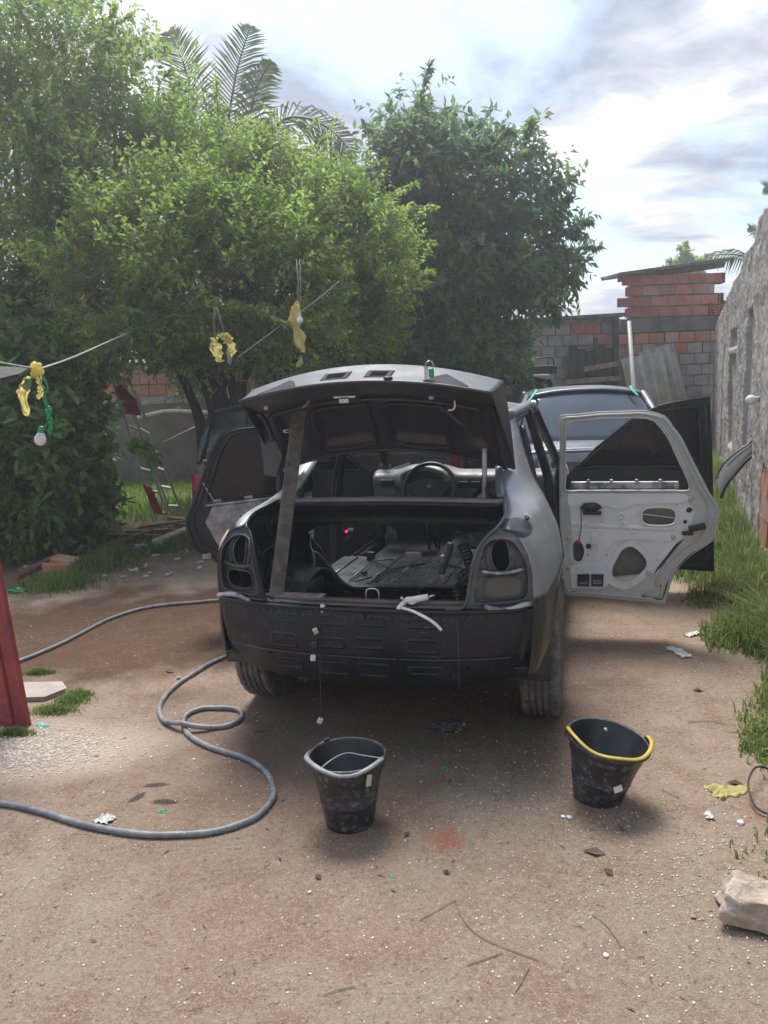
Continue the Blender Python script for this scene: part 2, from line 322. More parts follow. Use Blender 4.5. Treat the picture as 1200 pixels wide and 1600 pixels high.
# ------------------------------------------------------------------ ground
def ground_material():
    m = bpy.data.materials.new('trodden_dirt'); m.use_nodes = True; nt = m.node_tree; N = nt.nodes; L = nt.links; b = N['Principled BSDF']
    g = N.new('ShaderNodeNewGeometry'); pos = g.outputs['Position']
    def nz(sc, de=8, ro=.6, src=pos):
        x = N.new('ShaderNodeTexNoise'); x.inputs['Scale'].default_value = sc; x.inputs['Detail'].default_value = de; x.inputs['Roughness'].default_value = ro; L.new(src, x.inputs['Vector']); return x.outputs['Fac']
    def mr(v, a, c, o0=0, o1=1):
        x = N.new('ShaderNodeMapRange'); L.new(v, x.inputs[0]); x.inputs[1].default_value = a; x.inputs[2].default_value = c; x.inputs[3].default_value = o0; x.inputs[4].default_value = o1; return x.outputs[0]
    def mx(f, a, c):
        x = N.new('ShaderNodeMix'); x.data_type = 'RGBA'; L.new(f, x.inputs[0]) if not isinstance(f, float) else None
        for i, v in ((6, a), (7, c)):
            if isinstance(v, tuple): x.inputs[i].default_value = (*v, 1)
            else: L.new(v, x.inputs[i])
        return x.outputs[2]
    def mt(op, a, c):
        x = N.new('ShaderNodeMath'); x.operation = op
        for i, v in enumerate((a, c)):
            if isinstance(v, (int, float)): x.inputs[i].default_value = v
            else: L.new(v, x.inputs[i])
        return x.outputs[0]
    wob = nz(2.2, 5)
    def patch(x, y, rx, ry, soft=.5, amp=1.2, rot=0, nsrc=None):
        mp = N.new('ShaderNodeMapping'); mp.vector_type = 'TEXTURE'; mp.inputs['Location'].default_value = (x, y, 0); mp.inputs['Rotation'].default_value = (0, 0, rot); mp.inputs['Scale'].default_value = (rx, ry, 1e3); L.new(pos, mp.inputs[0])
        ln = N.new('ShaderNodeVectorMath'); ln.operation = 'LENGTH'; L.new(mp.outputs[0], ln.inputs[0])
        v = mt('ADD', ln.outputs['Value'], mt('MULTIPLY', mt('SUBTRACT', nsrc or wob, .5), amp))
        return mr(v, 1 + soft / 2, 1 - soft / 2)
    col = mx(mr(nz(1.1, 9), .38, .62), (.275, .186, .138), (.345, .260, .200))
    col = mx(mr(nz(5, 9), .45, .68), col, (.235, .148, .095))
    col = mx(mr(nz(.55, 4), .48, .62), col, (.30, .245, .168))
    col = mx(mr(nz(60, 6, .7), .50, .72), col, (.44, .355, .27)); col = mx(mr(nz(170, 4, .8), .52, .66), col, (.44, .36, .29)); col = mx(mr(nz(130, 4, .8), .54, .68), col, (.17, .115, .085))
    col = mx(mr(nz(38, 6, .7), .55, .75), col, (.10, .07, .05))
    # far side of the yard, leaf litter under the hedge
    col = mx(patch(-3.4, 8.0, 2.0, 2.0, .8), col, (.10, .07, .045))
    # wet, trampled area left of the car
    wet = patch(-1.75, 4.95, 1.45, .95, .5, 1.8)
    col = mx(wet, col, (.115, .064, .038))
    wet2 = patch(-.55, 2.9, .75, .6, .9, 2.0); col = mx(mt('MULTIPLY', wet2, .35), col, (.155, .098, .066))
    dark_ground = patch(.1, 3.4, 1.0, .65, .8, 1.6); col = mx(mt('MULTIPLY', dark_ground, .55), col, (.085, .062, .05))  # darker brown ground below the rear of the car
    p1 = onground(690, 1312); fine = nz(9, 6)
    col = mx(mt('MULTIPLY', patch(p1.x, p1.y, .075, .055, .8, 4.5, 0, fine), .6), col, (.34, .11, .065))
    for (u, v, rx, ry, ro) in ((243, 1227, .052, .017, .1), (258, 1253, .055, .02, -.1), (215, 1246, .018, .042, -.5), (408, 1143, .03, .012, 0)):
        p = onground(u, v); col = mx(mt('MULTIPLY', patch(p.x, p.y, rx, ry, .35, 1.1, ro, nz(45, 4)), .85), col, (.05, .042, .04))
    p = onground(55, 1170); pale = patch(p.x + .0, p.y - .03, .50, .26, .9, 1.6)
    col = mx(mt('MULTIPLY', pale, .85), col, (.58, .46, .37))
    # pale chips of crushed shell: two sizes, only some cells
    for sc, th, keep in ((210, .30, .60), (120, .26, .78), (60, .16, .90)):
        vo = N.new('ShaderNodeTexVoronoi'); vo.inputs['Scale'].default_value = sc; vo.inputs['Randomness'].default_value = 1; wv = N.new('ShaderNodeVectorMath'); wv.operation = 'ADD'; nn = N.new('ShaderNodeTexNoise'); nn.inputs['Scale'].default_value = sc * .9; L.new(pos, nn.inputs['Vector']); ms = N.new('ShaderNodeVectorMath'); ms.operation = 'SCALE'; ms.inputs['Scale'].default_value = .9 / sc; L.new(nn.outputs['Color'], ms.inputs[0]); L.new(pos, wv.inputs[0]); L.new(ms.outputs[0], wv.inputs[1]); L.new(wv.outputs[0], vo.inputs['Vector'])
        sc_ = N.new('ShaderNodeSeparateColor'); L.new(vo.outputs['Color'], sc_.inputs[0])
        f = mt('MULTIPLY', mr(vo.outputs['Distance'], th, th * .75), mt('GREATER_THAN', sc_.outputs[0], keep))
        f = mt('MULTIPLY', f, mr(nz(1.5, 3), .35, .6, .2, 1)); col = mx(mt('MULTIPLY', f, .8), col, (.50, .43, .34))
    b.inputs['Specular IOR Level'].default_value = .15; L.new(col, b.inputs['Base Color'])
    L.new(mt('SUBTRACT', .92, mt('MULTIPLY', wet, mr(nz(6, 4), .46, .62, .0, .42))), b.inputs['Roughness'])
    bp = N.new('ShaderNodeBump'); bp.inputs['Strength'].default_value = .9; bp.inputs['Distance'].default_value = .016
    hh = mt('ADD', mt('MULTIPLY', nz(55, 8, .8), .9), mt('MULTIPLY', nz(7, 6), 1.4)); L.new(hh, bp.inputs['Height']); L.new(bp.outputs[0], b.inputs['Normal'])
    return m
M['ground'] = ground_material()
def ground():
    n = 260; t = np.linspace(-1, 1, n); s = np.sinh(t * 5.6) / np.sinh(5.6) * 600
    V = [(x, y + 4, gz(x, y + 4)) for y in s for x in s]
    Fs = [[j * n + i, j * n + i + 1, (j + 1) * n + i + 1, (j + 1) * n + i] for j in range(n - 1) for i in range(n - 1)]
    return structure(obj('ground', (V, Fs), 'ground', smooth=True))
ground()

def scatter_pebbles(name, pts, r0, r1, m, label, kind='stuff'):
    base = ico(1, 1)[0]; fb = np.array(ico(1, 1)[1]); b = np.array([list(v) for v in base]); n = len(pts); nb = len(b)
    rs = r0 + (r1 - r0) * np.random.rand(n) ** 2.5; sc = np.random.uniform(.5, 1.3, (n, 1, 3)); sc[:, :, 2] *= .6
    P = b[None] * sc * (1 + .35 * (np.random.rand(n, nb, 1) - .5)) * rs[:, None, None]
    a = np.random.rand(n) * 6.28; ca, sa = np.cos(a)[:, None], np.sin(a)[:, None]
    X = P[:, :, 0] * ca - P[:, :, 1] * sa; Y = P[:, :, 0] * sa + P[:, :, 1] * ca
    P = np.stack([X, Y, P[:, :, 2]], 2) + np.array(pts)[:, None, :]
    Fq = (fb[None] + (np.arange(n) * nb)[:, None, None]).reshape(-1, 3)
    o = npmesh(name, P.reshape(-1, 3), Fq, m); return tag(o, label, 'gravel', kind=kind)
def gp_(x, y, dz=.001): return (x, y, gz(x, y) + dz)
pts = []
while len(pts) < 9000:
    y = .9 + 8 * random.random() ** 1.6; x = random.uniform(-.62, .62) * (y + .6)
    if noise.noise(Vector((x * 1.3, y * 1.3, 0))) > random.uniform(-.6, .5): pts.append(gp_(x, y))
scatter_pebbles('pale_gravel', pts, .0010, .0045, 'pebble', 'pale chips of crushed stone strewn over the brown dirt yard')
pr2 = onground(1010, 1330); pts = []
while len(pts) < 2600:
    x = random.gauss(pr2.x, .42); y = random.gauss(pr2.y, .38); pts.append(gp_(x, y))
scatter_pebbles('grit_patch', pts, .0012, .0045, 'pebble', 'pale grit thickest on the dirt between the right bucket and the rock')
pts = []
while len(pts) < 2200:
    y = .9 + 7 * random.random() ** 1.5; x = random.uniform(-.62, .62) * (y + .6); pts.append(gp_(x, y))
scatter_pebbles('brown_gravel', pts, .0014, .006, 'pebble2', 'small brown stones pressed into the dirt yard')
pc = onground(50, 1172); pts = []
while len(pts) < 5200:
    x = random.gauss(pc.x, .19); y = random.gauss(pc.y, .11)
    pts.append(gp_(x, y))
scatter_pebbles('gravel_heap', pts, .0020, .0080, 'pebble', 'spread of pale pinkish gravel beside the foot of the red wooden post')

pts = []
while len(pts) < 420:
    y = .95 + 7 * random.random() ** 1.4; x = random.uniform(-.62, .62) * (y + .6); pts.append(gp_(x, y, -.001))
scatter_pebbles('embedded_stones', pts, .004, .013, 'pebble2', 'larger half-buried stones dotted over the dirt yard')
# ------------------------------------------------------------------ walls at the back
HX, HZ = .27, .19
def brickrow(parent, proto, name, x0, z, n, y, jit=.002, w=HX, skip=()):
    for i in range(n):
        if i in skip: continue
        share(proto, name, (x0 + (i + .5) * w, y - random.uniform(0, .008), z + HZ / 2), (random.uniform(-.01, .01), random.uniform(-jit * 3, jit * 3), random.uniform(-.015, .015)), (1, 1, random.uniform(.97, 1.02)), parent)
def proto_brick(m, name, w=HX, h=HZ, d=.06, g=.016):
    o = obj(name, box(-w / 2 + g / 2, w / 2 - g / 2, -d / 2, d / 2, -h / 2 + g / 2, h / 2 - g / 2), m, bevel=.008); return o
pb = proto_brick('block', 'block'); pr = proto_brick('redbrick', 'brick', .29); po = proto_brick('orangebrick', 'brick')
YB = 13.9
def mortar_core(name, x0, x1, z0, z1, parent, y=YB, m='mortar', t=.14):
    return obj(name, box(x0, x1, y + .012, y + t, z0, z1), m, parent)
wl = empty('block_wall', (0, 0, 0), 'low grey block wall with a patch of bare orange brick at its right end', 'wall')
X0 = -.7; XE = 4.22; zt = 2.46
mortar_core('mortar_core', X0, XE, -.1, zt + .1, wl)
n = int((XE - X0) / HX)
for k in range(12):
    z = zt - (k + 1) * HZ; off = (k % 2) * HX / 2
    for i in range(n):
        x = XE - (i + 1) * HX + off * .98 - HX * .5 * (k % 2) * 0 - (HX / 2 if k % 2 else 0) * 0
        if x + HX > XE + .01: x = XE - HX
        fromright = (XE - x) / HX; orange = (k in (1, 2) and fromright < 2.2) or (k == 3 and fromright < 1.2) or (k == 0 and 1.5 < fromright < 3.2)
        share(po if orange else pb, 'brick' if orange else 'block', (x + HX / 2, YB - random.uniform(0, .01), z + HZ / 2), (0, random.uniform(-.01, .01), random.uniform(-.015, .015)), (1, 1, 1), wl)
obj('coping_slab', join(xf(box(-2.55, 2.6, -.25, .25, -.03, .03), Matrix.Translation((XE - 2.5, YB + .05, zt + .06)) @ Matrix.Rotation(R(-1.2), 4, 'Y'))), 'slab', wl)
ob = empty('brick_outbuilding', (5.15, YB, 0), 'small red brick outbuilding with a sloping roof slab over a dark concrete beam', 'outbuilding')
OX = 5.15
def L(x): return x - OX
def oshare(p, nm, x, z, s=(1, 1, 1)):
    return share(p, nm, (L(x), -.06 - random.uniform(0, .008), z), (0, random.uniform(-.012, .012), random.uniform(-.015, .015)), s, ob)
obj('mortar_core', box(L(4.24), L(6.2), -.035, .1, -.1, 2.25), 'mortar', ob)
for k in range(11):
    z = 2.06 - k * HZ
    for i in range(7):
        x = 4.24 + HX * (i + .5 + (k % 2) * .5)
        if x + HX / 2 > 6.22: continue
        og = k == 0 or (k == 1 and i in (0, 3))
        oshare(po if og else pb, 'brick' if og else 'block', x, z + HZ / 2)
obj('concrete_beam', box(L(4.22), L(6.3), -.10, .15, 2.255, 2.50), 'beam', ob, bevel=.015)
obj('upper_mortar_core', box(L(4.45), L(5.93), -.035, .12, 2.50, 3.22), 'mortar', ob)
WR = .29
for k, (xs, n_) in enumerate(((4.36, 5), (4.22, 6), (4.36, 5), (4.30, 6))):
    for i in range(n_):
        oshare(pr, 'brick', xs + WR * (i + .5), 2.51 + k * .183 + .09, (1.03, 1, .87))
# hollow brick ends showing their cells
def cell_brick(w=.17, h=.17):
    holes = [[(a - .019, b - .018), (a + .019, b - .018), (a + .019, b + .018), (a - .019, b + .018)] for a in (-.052, 0, .052) for b in (-.055, 0, .055)]
    return plate([(-w / 2, -h / 2), (w / 2, -h / 2), (w / 2, h / 2), (-w / 2, h / 2)], holes, .06, lambda a, b, t: (a, t, b))
ce = obj('hollow_brick', cell_brick(), 'redbrick', ob); ce.location = (L(5.93), -.10, 2.60)
for x, z in ((5.93, 2.785), (6.0, 3.14), (6.02, 2.60)):
    c = share(ce, 'hollow_brick', (L(x), -.10, z), parent=ob)
obj('cell_shadow', box(L(5.83), L(6.09), -.045, .1, 2.51, 2.89), 'hole', ob)  # dark block behind the cells stands in for their inner shade
obj('cell_shadow', box(L(5.92), L(6.08), -.045, .1, 3.05, 3.23), 'hole', ob)
rs = obj('roof_slab', xf(join(box(-.98, .98, -.32, .8, -.03, .03), box(-.9, .92, -.1, .1, -.12, -.03)), Matrix.Translation((L(5.17), .05, 3.355)) @ Matrix.Rotation(R(-5.6), 4, 'Y') @ Matrix.Rotation(R(3), 4, 'X')), 'slab', ob, bevel=.01)
obj('rag', ico(.09, 2, .9, 3, (.7, .6, 1.2)), 'greyplastic', ob, True).location = (L(4.2), -.14, 2.42)
for p in (pb, pr, po): bpy.data.objects.remove(p)

# boarded gate, plank rails, pole and roofing sheets against the wall
gt = empty('boarded_gate', (3.72, YB - .2, 0.15), 'mouldy black and green boarded gate against the block wall', 'gate')
for i in range(5):
    obj('board', box(-.38 + i * .155, -.235 + i * .155, -.02 - .006 * (i % 2), .02, 0, 1.92 - .05 * (i % 3)), 'moss', gt, bevel=.005)
obj('post', box(.40, .48, -.05, .05, 0, 2.35), 'moss', gt); obj('post', box(.05, .10, -.06, -.02, 1.7, 2.05), 'moss', gt)
for u0, v0, u1, v1, lab in ((912, 577, 972, 567, 'upper of two grey planks fixed across the boarded gate'), (884, 597, 981, 590, 'longer lower plank fixed across the boarded gate')):
    a = at(u0, v0, YB - .32); b = at(u1, v1, YB - .32); d = b - a
    o = obj('plank', box(0, d.length, -.025, .025, -.045, .045), 'wood', bevel=.006); o.location = a; o.rotation_euler = (0, -math.atan2(d.z, d.x), 0); tag(o, lab, 'plank')
a = at(983, 502, YB - .5); b = at(992, 640, YB - 1.0); b.z = gz(0, b.y)
b = a + (at(992, 640, YB - .9) - a) * 1.0
e_ = b + (b - a) * .55; e_.z = max(e_.z, gz(0, e_.y))
tag(obj('plastic_pole', tube([a, b, e_], .035, 10), 'white', smooth=True), 'long off-white pipe leaning upright against the brick outbuilding', 'pipe')
def corrugated(name, c, w_, h_, rx, ry, lab):
    def f(u, v): return ((u - .5) * w_, .034 * math.sin(u * w_ / .177 * 2 * PI), v * h_)
    o = obj(name, grid(f, 60, 3), 'asb', smooth=True, solid=.012); o.location = c; o.rotation_euler = (R(rx), R(ry), 0); return tag(o, lab, 'roofing sheet', 'corrugated sheets leaning on the outbuilding')
c1 = at(1012, 700, YB - .75); c1.z = gz(0, c1.y)
corrugated('corrugated_sheet', (c1.x + .28, c1.y, c1.z), .72, 1.78, -10, -10, 'grey corrugated roofing sheet standing nearer the white pipe')
corrugated('corrugated_sheet', (c1.x + .66, c1.y + .12, c1.z), .62, 1.92, -10, -12, 'taller corrugated roofing sheet at the right of the leaning pair')

# rough-cast boundary wall on the right
WA = Vector((3.18, 6.5)); WD = Vector((.3514, .9362)); WN = Vector((-.9362, .3514))
def wpt(s, z, d=0): p = WA + WD * s + WN * d; return Vector((p.x, p.y, z))
def wtop(s): return 2.83 - .068 * max(s, 0) + .03 * math.sin(s * 4) * .5 + .02 * noise.noise(Vector((s * 6, 0, 0)))
def rect_in(s, z, s0, s1, z0, z1, e=.03):
    f = lambda x, a, b: min(max((x - a) / e, 0), 1) * min(max((b - x) / e, 0), 1)
    return f(s, s0, s1) * f(z, z0, z1)
def wall_face(u, v):
    s = -5.0 + u * 12.5; zt_ = wtop(s); z = -.15 + v * (zt_ + .15)
    dep = .012 * noise.noise(Vector((s * 7, z * 7, 1))) + .009 * noise.noise(Vector((s * 24, z * 24, 2))) + .005 * noise.noise(Vector((s * 48, z * 48, 8))) + .03 * noise.noise(Vector((s * 1.3, z * 1.1, 5)))
    dep -= .05 * rect_in(s, z, .62, 1.45, .75, 2.12, .05) + .07 * rect_in(s, z, 2.75, 3.6, 1.8, 2.03, .04) + .05 * rect_in(s, z, 2.75, 3.6, .6, 1.74, .05) + .06 * rect_in(s, z, 4.6, 5.0, .3, 1.9)
    dep -= .05 * rect_in(s, z, -.95, -.42, .02, .80 + .1 * noise.noise(Vector((s * 9, 3, 0))), .04)
    return wpt(s, z, dep)
rw = empty('boundary_wall', (0, 0, 0), 'tall rough-cast grey concrete wall along the right side of the yard', 'wall')
V, Fs = grid(wall_face, 900, 190)
nb = len(V); V += [wpt(-5 + i / 899 * 12.5, wtop(-5 + i / 899 * 12.5), -.16) for i in range(900)] + [wpt(-5 + i / 899 * 12.5, -.15, -.16) for i in range(900)]
for i in range(899):
    Fs.append([189 * 900 + i, 189 * 900 + i + 1, nb + i + 1, nb + i]); Fs.append([nb + i, nb + i + 1, nb + 900 + i + 1, nb + 900 + i])
obj('rough_cast', (V, Fs), 'rough', rw, True)
prt = obj('brick', box(-.12, .12, -.03, .03, -.09, .09), 'orangebrick', rw, bevel=.01)
k = 0
for zi in range(4):
    for si in range(2):
        s = -.82 + si * .26 + (zi % 2) * .05; p = wpt(s, .12 + zi * .19, -.035); o = prt if k == 0 else share(prt, 'brick', p, parent=rw)
        o.location = p; o.rotation_euler = (random.uniform(-.04, .04), 0, math.atan2(WD.y, WD.x) + random.uniform(-.05, .05)); k += 1

# plastered wall with orange brick top at the far left
lw = empty('garden_wall', (0, 0, 0), 'old plastered wall topped with orange brick behind the hedge and ladder', 'wall')
YL = 12.6
pL = at(-250, 700, YL); pR = at(620, 700, YL)
obj('plastered_base', box(pL.x, pR.x, YL, YL + .15, -.05, 1.36), 'plaster', lw)
obj('plaster_band', box(pL.x, pR.x, YL - .02, YL, 1.36, 1.50), 'mortar', lw)
obj('mortar_core', box(pL.x, pR.x, YL + .012, YL + .14, 1.36, 2.0), 'mortar', lw)
ol = None
for k in range(3):
    for i in range(int((pR.x - pL.x) / HX)):
        p = (pL.x + HX * (i + .5 + .5 * (k % 2)), YL - .01 - random.uniform(0, .008), 1.50 + (k + .5) * .175)
        if ol is None: ol = obj('brick', box(-.129, .129, -.03, .03, -.08, .08), 'orangebrick', lw, bevel=.006); ol.location = p
        else: share(ol, 'brick', p, (0, random.uniform(-.01, .01), random.uniform(-.02, .02)), parent=lw)
tag(obj('white_pipe', tube(cat([at(215, 652, 12.4), at(240, 646, 12.4), at(262, 642, 12.4), at(300, 643, 12.4), at(345, 645, 12.4)], 5), .03, 8), 'white', smooth=True), 'thin white pipe running along the plastered wall beside the ladder', 'pipe')
tag(obj('thin_pole', tube([at(256, 692, 11.5), at(330, 656, 11.8)], .022, 8), 'wood', smooth=True), 'thin pale pole slanting in front of the plastered wall', 'pole')
tag(obj('blue_post', tube([at(458, 620, 12.3), at(456, 560, 12.3), at(455, 540, 12.3)], .06, 10), 'white', smooth=True), 'pale post standing behind the hanging palm fronds', 'post')

# ------------------------------------------------------------------ foliage
def leaves_mesh(name, P, D, Ln, Wd, m, parent, kind='stuff'):
    n = len(P); P = np.asarray(P, float); D = np.asarray(D, float); D /= np.linalg.norm(D, axis=1, keepdims=True) + 1e-9
    r = np.random.randn(n, 3) * .55 + np.array([0, 0, 1.0]); side = np.cross(D, r); side /= np.linalg.norm(side, axis=1, keepdims=True) + 1e-9
    nr = np.cross(side, D); Ln = np.asarray(Ln)[:, None]; Wd = np.asarray(Wd)[:, None]
    b = P; l = P + D * Ln * .45 + side * Wd * .5 + nr * Wd * .14; t = P + D * Ln - nr * Ln * .12; q = P + D * Ln * .45 - side * Wd * .5 + nr * Wd * .14
    V = np.stack([b, l, t, q], 1).reshape(-1, 3); i = (np.arange(n) * 4)[:, None]
    Fq = np.concatenate([i + np.array([[0, 2, 1]]), i + np.array([[0, 3, 2]])], 0)
    return npmesh(name, V, Fq, m, parent, kind)
def crown(name, lumps, ntw, lpt, ln, wd, m, parent, tlen=(.12, .32), clump=.0, shoots=(), seed=0, droop=0, inner=.25, fill=.30):
    """twigs spread through a shell of every lump; leaves set along the twigs."""
    rng = np.random.RandomState(seed + 11); areas = np.array([r[0] * r[1] + r[1] * r[2] + r[0] * r[2] for c, r in lumps]); areas /= areas.sum()
    idx = rng.choice(len(lumps), ntw * 2, p=areas); dirs = rng.randn(ntw * 2, 3); dirs /= np.linalg.norm(dirs, axis=1, keepdims=True)
    rad = 1 - np.abs(rng.randn(ntw * 2)) * inner; k = rng.rand(ntw * 2) < fill; rad[k] = rng.rand(k.sum()) ** .5
    Cc = np.array([list(c) for c, r in lumps])[idx]; Rr = np.array([list(r) for c, r in lumps])[idx]
    bumps = np.array([noise.noise(Vector((d[0] * 2.6 + i, d[1] * 2.6, d[2] * 2.6))) for d, i in zip(dirs, idx)])
    b2 = np.array([noise.noise(Vector((d[0] * 6 + i, d[1] * 6, d[2] * 6 + seed))) for d, i in zip(dirs, idx)])
    far = rng.rand(ntw * 2) < .05; rad = np.where(far, rad * rng.uniform(1.0, 1.22, ntw * 2), rad)
    P = Cc + dirs * Rr * (rad * (1 + .55 * bumps + .28 * b2))[:, None]
    nz = np.array([noise.noise(Vector(tuple(p * 2.2)) + Vector((seed, 0, 0))) for p in P]); keep = (nz > clump - .20 + .22 * rng.rand(len(nz))) & (P[:, 2] > .12)
    P, dirs = P[keep][:ntw], dirs[keep][:ntw]; n = len(P)
    T = dirs * .9 + rng.randn(n, 3) * .55 + np.array([0, 0, .45 - droop]); T /= np.linalg.norm(T, axis=1, keepdims=True); TL = rng.uniform(*tlen, n)
    LP, LD, LL, LW = [], [], [], []; tw = []
    for s in shoots:                                 # long leafy shoots: base, tip, leaf scale
        a, b_, sc = Vector(s[0]), Vector(s[1]), s[2]; ctl = [a, a.lerp(b_, .5) + Vector((0, 0, .08)), b_]; c = cat(ctl, 12); tw.append((c, .004))
        for j in range(1, len(c)):
            for q in range(3):
                LP.append(list(c[j])); d = (c[j] - c[j - 1]).normalized(); v = Vector(rng.randn(3)); LD.append(list(d * .6 + v.normalized() * .9 - Vector((0, 0, droop))))
                LL.append(ln * sc * rng.uniform(.8, 1.3)); LW.append(wd * sc * rng.uniform(.8, 1.2))
    for j in range(lpt):
        f = (j + .3) / lpt; pp = P + T * (TL * f)[:, None]; pp[:, 2] -= droop * TL * f * f * .8
        v = rng.randn(n, 3); v -= T * (v * T).sum(1, keepdims=True) * .8; v /= np.linalg.norm(v, axis=1, keepdims=True)
        LP += pp.tolist(); LD += (T * .5 + v * .8 - np.array([0, 0, droop])).tolist(); LL += (ln * rng.uniform(.5, 1.45, n)).tolist(); LW += (wd * rng.uniform(.7, 1.2, n)).tolist()
    o = leaves_mesh(name, LP, LD, LL, LW, m, parent)
    return o, P, T, TL, tw
def twigs(name, P, T, TL, tw, parent, frac=.25, r=.0035, m='twig'):
    k = np.random.rand(len(P)) < frac; V, Fs = [], []
    for p, t, l in zip(P[k], T[k], TL[k]):
        p, t = Vector(p), Vector(t); a, b_ = p - t * l * .9, p + t * l; u = t.orthogonal().normalized(); v = t.cross(u); i = len(V)
        V += [a + u * r, a - u * r * .5 + v * r, a - u * r * .5 - v * r, b_]; Fs += [[i, i + 1, i + 3], [i + 1, i + 2, i + 3], [i + 2, i, i + 3]]
    vf = join((V, Fs), *[tube(c, rr, 4) for c, rr in tw]); return obj(name, vf, m, parent, kind='stuff')
def limbs(base, targets, r0, m='bark', parent=None, name='trunk', seed=0):
    parts = []; random.seed(seed)
    top = base + Vector((0, 0, .9))
    for t in targets:
        t = Vector(t); mid = base.lerp(t, .45) + Vector((random.uniform(-.25, .25), random.uniform(-.2, .2), random.uniform(0, .3)))
        c = cat([base, base.lerp(mid, .5) + Vector((random.uniform(-.08, .08), 0, .1)), mid, t], 5); k = len(c)
        parts.append(tube(c, [r0 * (1 - .85 * i / (k - 1)) for i in range(k)], 7))
    return obj(name, join(*parts), m, parent, True)
def lump(u, v, Y, rpx, sy=.7, sx=1, sz=1):
    r = rpx * Y / F; return (at(u, v, Y), (r * sx, r * sy, r * sz))
# tall light tree at the far left
def tree(name, label, lumps, base, ntw, lpt, ln, wd, m, tl, r0, seed, shoots=(), droop=0, clump=0, frac=.25, inner=.25, cat_='tree', fill=.3):
    t = empty(name, base, label, cat_); inv = Matrix.Translation(-Vector(base))
    rs_ = random.Random(seed * 7); shoots = list(shoots)
    for c_, r_ in lumps:                             # thin wands standing out of the outline
        for _ in range(0 if cat_ == 'bush' else 5):
            d = Vector((rs_.gauss(0, 1), rs_.gauss(0, .6), min(abs(rs_.gauss(.3, .7)), 1.0) - droop)).normalized(); a = c_ + Vector((d.x * r_[0], d.y * r_[1], d.z * r_[2])) * .85
            shoots.append((a, a + d * rs_.uniform(.25, .55) + Vector((rs_.uniform(-.1, .1), 0, .08)), .9))
    o, P, T, TL, tw = crown('crown', lumps, ntw, lpt, ln, wd, m, t, tl, clump, shoots, seed, droop, inner, fill); o.matrix_parent_inverse = inv
    q = twigs('twig', P, T, TL, tw, t, frac); q.matrix_parent_inverse = inv
    b = limbs(Vector(base), [l[0] + Vector((0, 0, .3 * l[1][2])) for l in lumps[:9]], r0, 'bark', t, 'trunk', seed); b.matrix_parent_inverse = inv
    return t
g0 = lambda x, y: Vector((x, y, gz(x, y) - .03))
tree('leafy_tree', 'tall light green small-leaved tree filling the upper left, above the dark hedge', [lump(20, 130, 9.0, 170), lump(120, 210, 9.0, 160), lump(-60, 300, 9, 190), lump(60, 380, 8.6, 190), lump(190, 330, 8.9, 150), lump(205, 225, 9.3, 85), lump(25, 500, 8.9, 135), lump(-30, 560, 8.6, 150), lump(140, 455, 9.0, 100), lump(265, 300, 9.3, 110), lump(90, 60, 9.4, 90)],
     g0(-3.9, 9.2), 9000, 9, .068, .038, 'leafA', (.15, .4), .12, 1, [(at(150, 90, 9), at(205, 25, 9), 1), (at(90, 30, 9), at(120, -20, 9), 1), (at(200, 130, 9), at(262, 72, 9.1), 1), (at(170, 80, 9), at(180, 10, 9), 1), (at(30, 30, 9), at(20, -40, 9), 1)], fill=.4)
tree('spreading_tree', 'spreading fresh green tree with thin twigs, arching over the car roof', [lump(300, 410, 7.9, 125), lump(225, 440, 7.6, 125), lump(395, 440, 7.9, 120), lump(340, 330, 8.6, 105), lump(455, 330, 8.8, 95), lump(480, 430, 8.4, 110), lump(530, 370, 9, 85), lump(545, 455, 8.8, 75), lump(225, 480, 7.9, 80), lump(320, 500, 7.9, 70), lump(575, 420, 9.2, 50), lump(420, 285, 9.2, 50), lump(520, 490, 9.0, 80), lump(580, 500, 9.2, 45)],
     g0(-1.85, 8.9), 10500, 9, .060, .034, 'leafB', (.14, .36), .13, 2, frac=.5, shoots=[(at(380, 500, 7.5), at(460, 492, 7.3), 1.1), (at(600, 470, 9), at(675, 425, 9), 1.1), (at(590, 430, 9), at(660, 450, 9), 1.1), (at(560, 340, 9), at(600, 270, 9), 1), (at(420, 270, 9), at(412, 200, 9), 1), (at(340, 250, 9), at(350, 190, 9), .9), (at(480, 280, 9), at(505, 215, 9), .9), (at(330, 480, 7.2), at(450, 508, 7.0), 1.1)], fill=.4)
for o in list(C.objects):
    if o.name == 'spreading_tree': st_ = o
tree('dark_tree', 'tall dark green tree with drooping pointed leaves left of the outbuilding', [lump(690, 300, 11.5, 105), lump(645, 240, 11.5, 72), lump(780, 320, 11.6, 88), lump(830, 400, 11.6, 72), lump(720, 430, 11.4, 125), lump(630, 370, 11.6, 100), lump(755, 470, 11.5, 66), lump(650, 500, 11.2, 100), lump(715, 560, 11.0, 80), lump(590, 560, 11.0, 70), lump(815, 445, 11.6, 38), lump(650, 590, 10.8, 60), lump(725, 560, 11.0, 45)],
     g0(.9, 11.6), 5200, 8, .135, .062, 'leafD', (.2, .5), .12, 3, [(at(640, 220, 11.5), at(668, 158, 11.5), 1.05), (at(660, 210, 11.5), at(705, 175, 11.5), 1.05), (at(600, 260, 11.5), at(575, 200, 11.5), .9), (at(760, 270, 11.5), at(805, 205, 11.5), 1), (at(780, 270, 11.5), at(845, 240, 11.5), 1), (at(830, 330, 11.5), at(895, 275, 11.5), 1.1), (at(850, 380, 11.5), at(912, 365, 11.5), 1.1), (at(850, 420, 11.5), at(905, 400, 11.5), 1), (at(780, 560, 10.8), at(838, 612, 10.6), 1.2), (at(850, 470, 11.5), at(872, 500, 11.5), 1)], droop=.35, clump=.05)
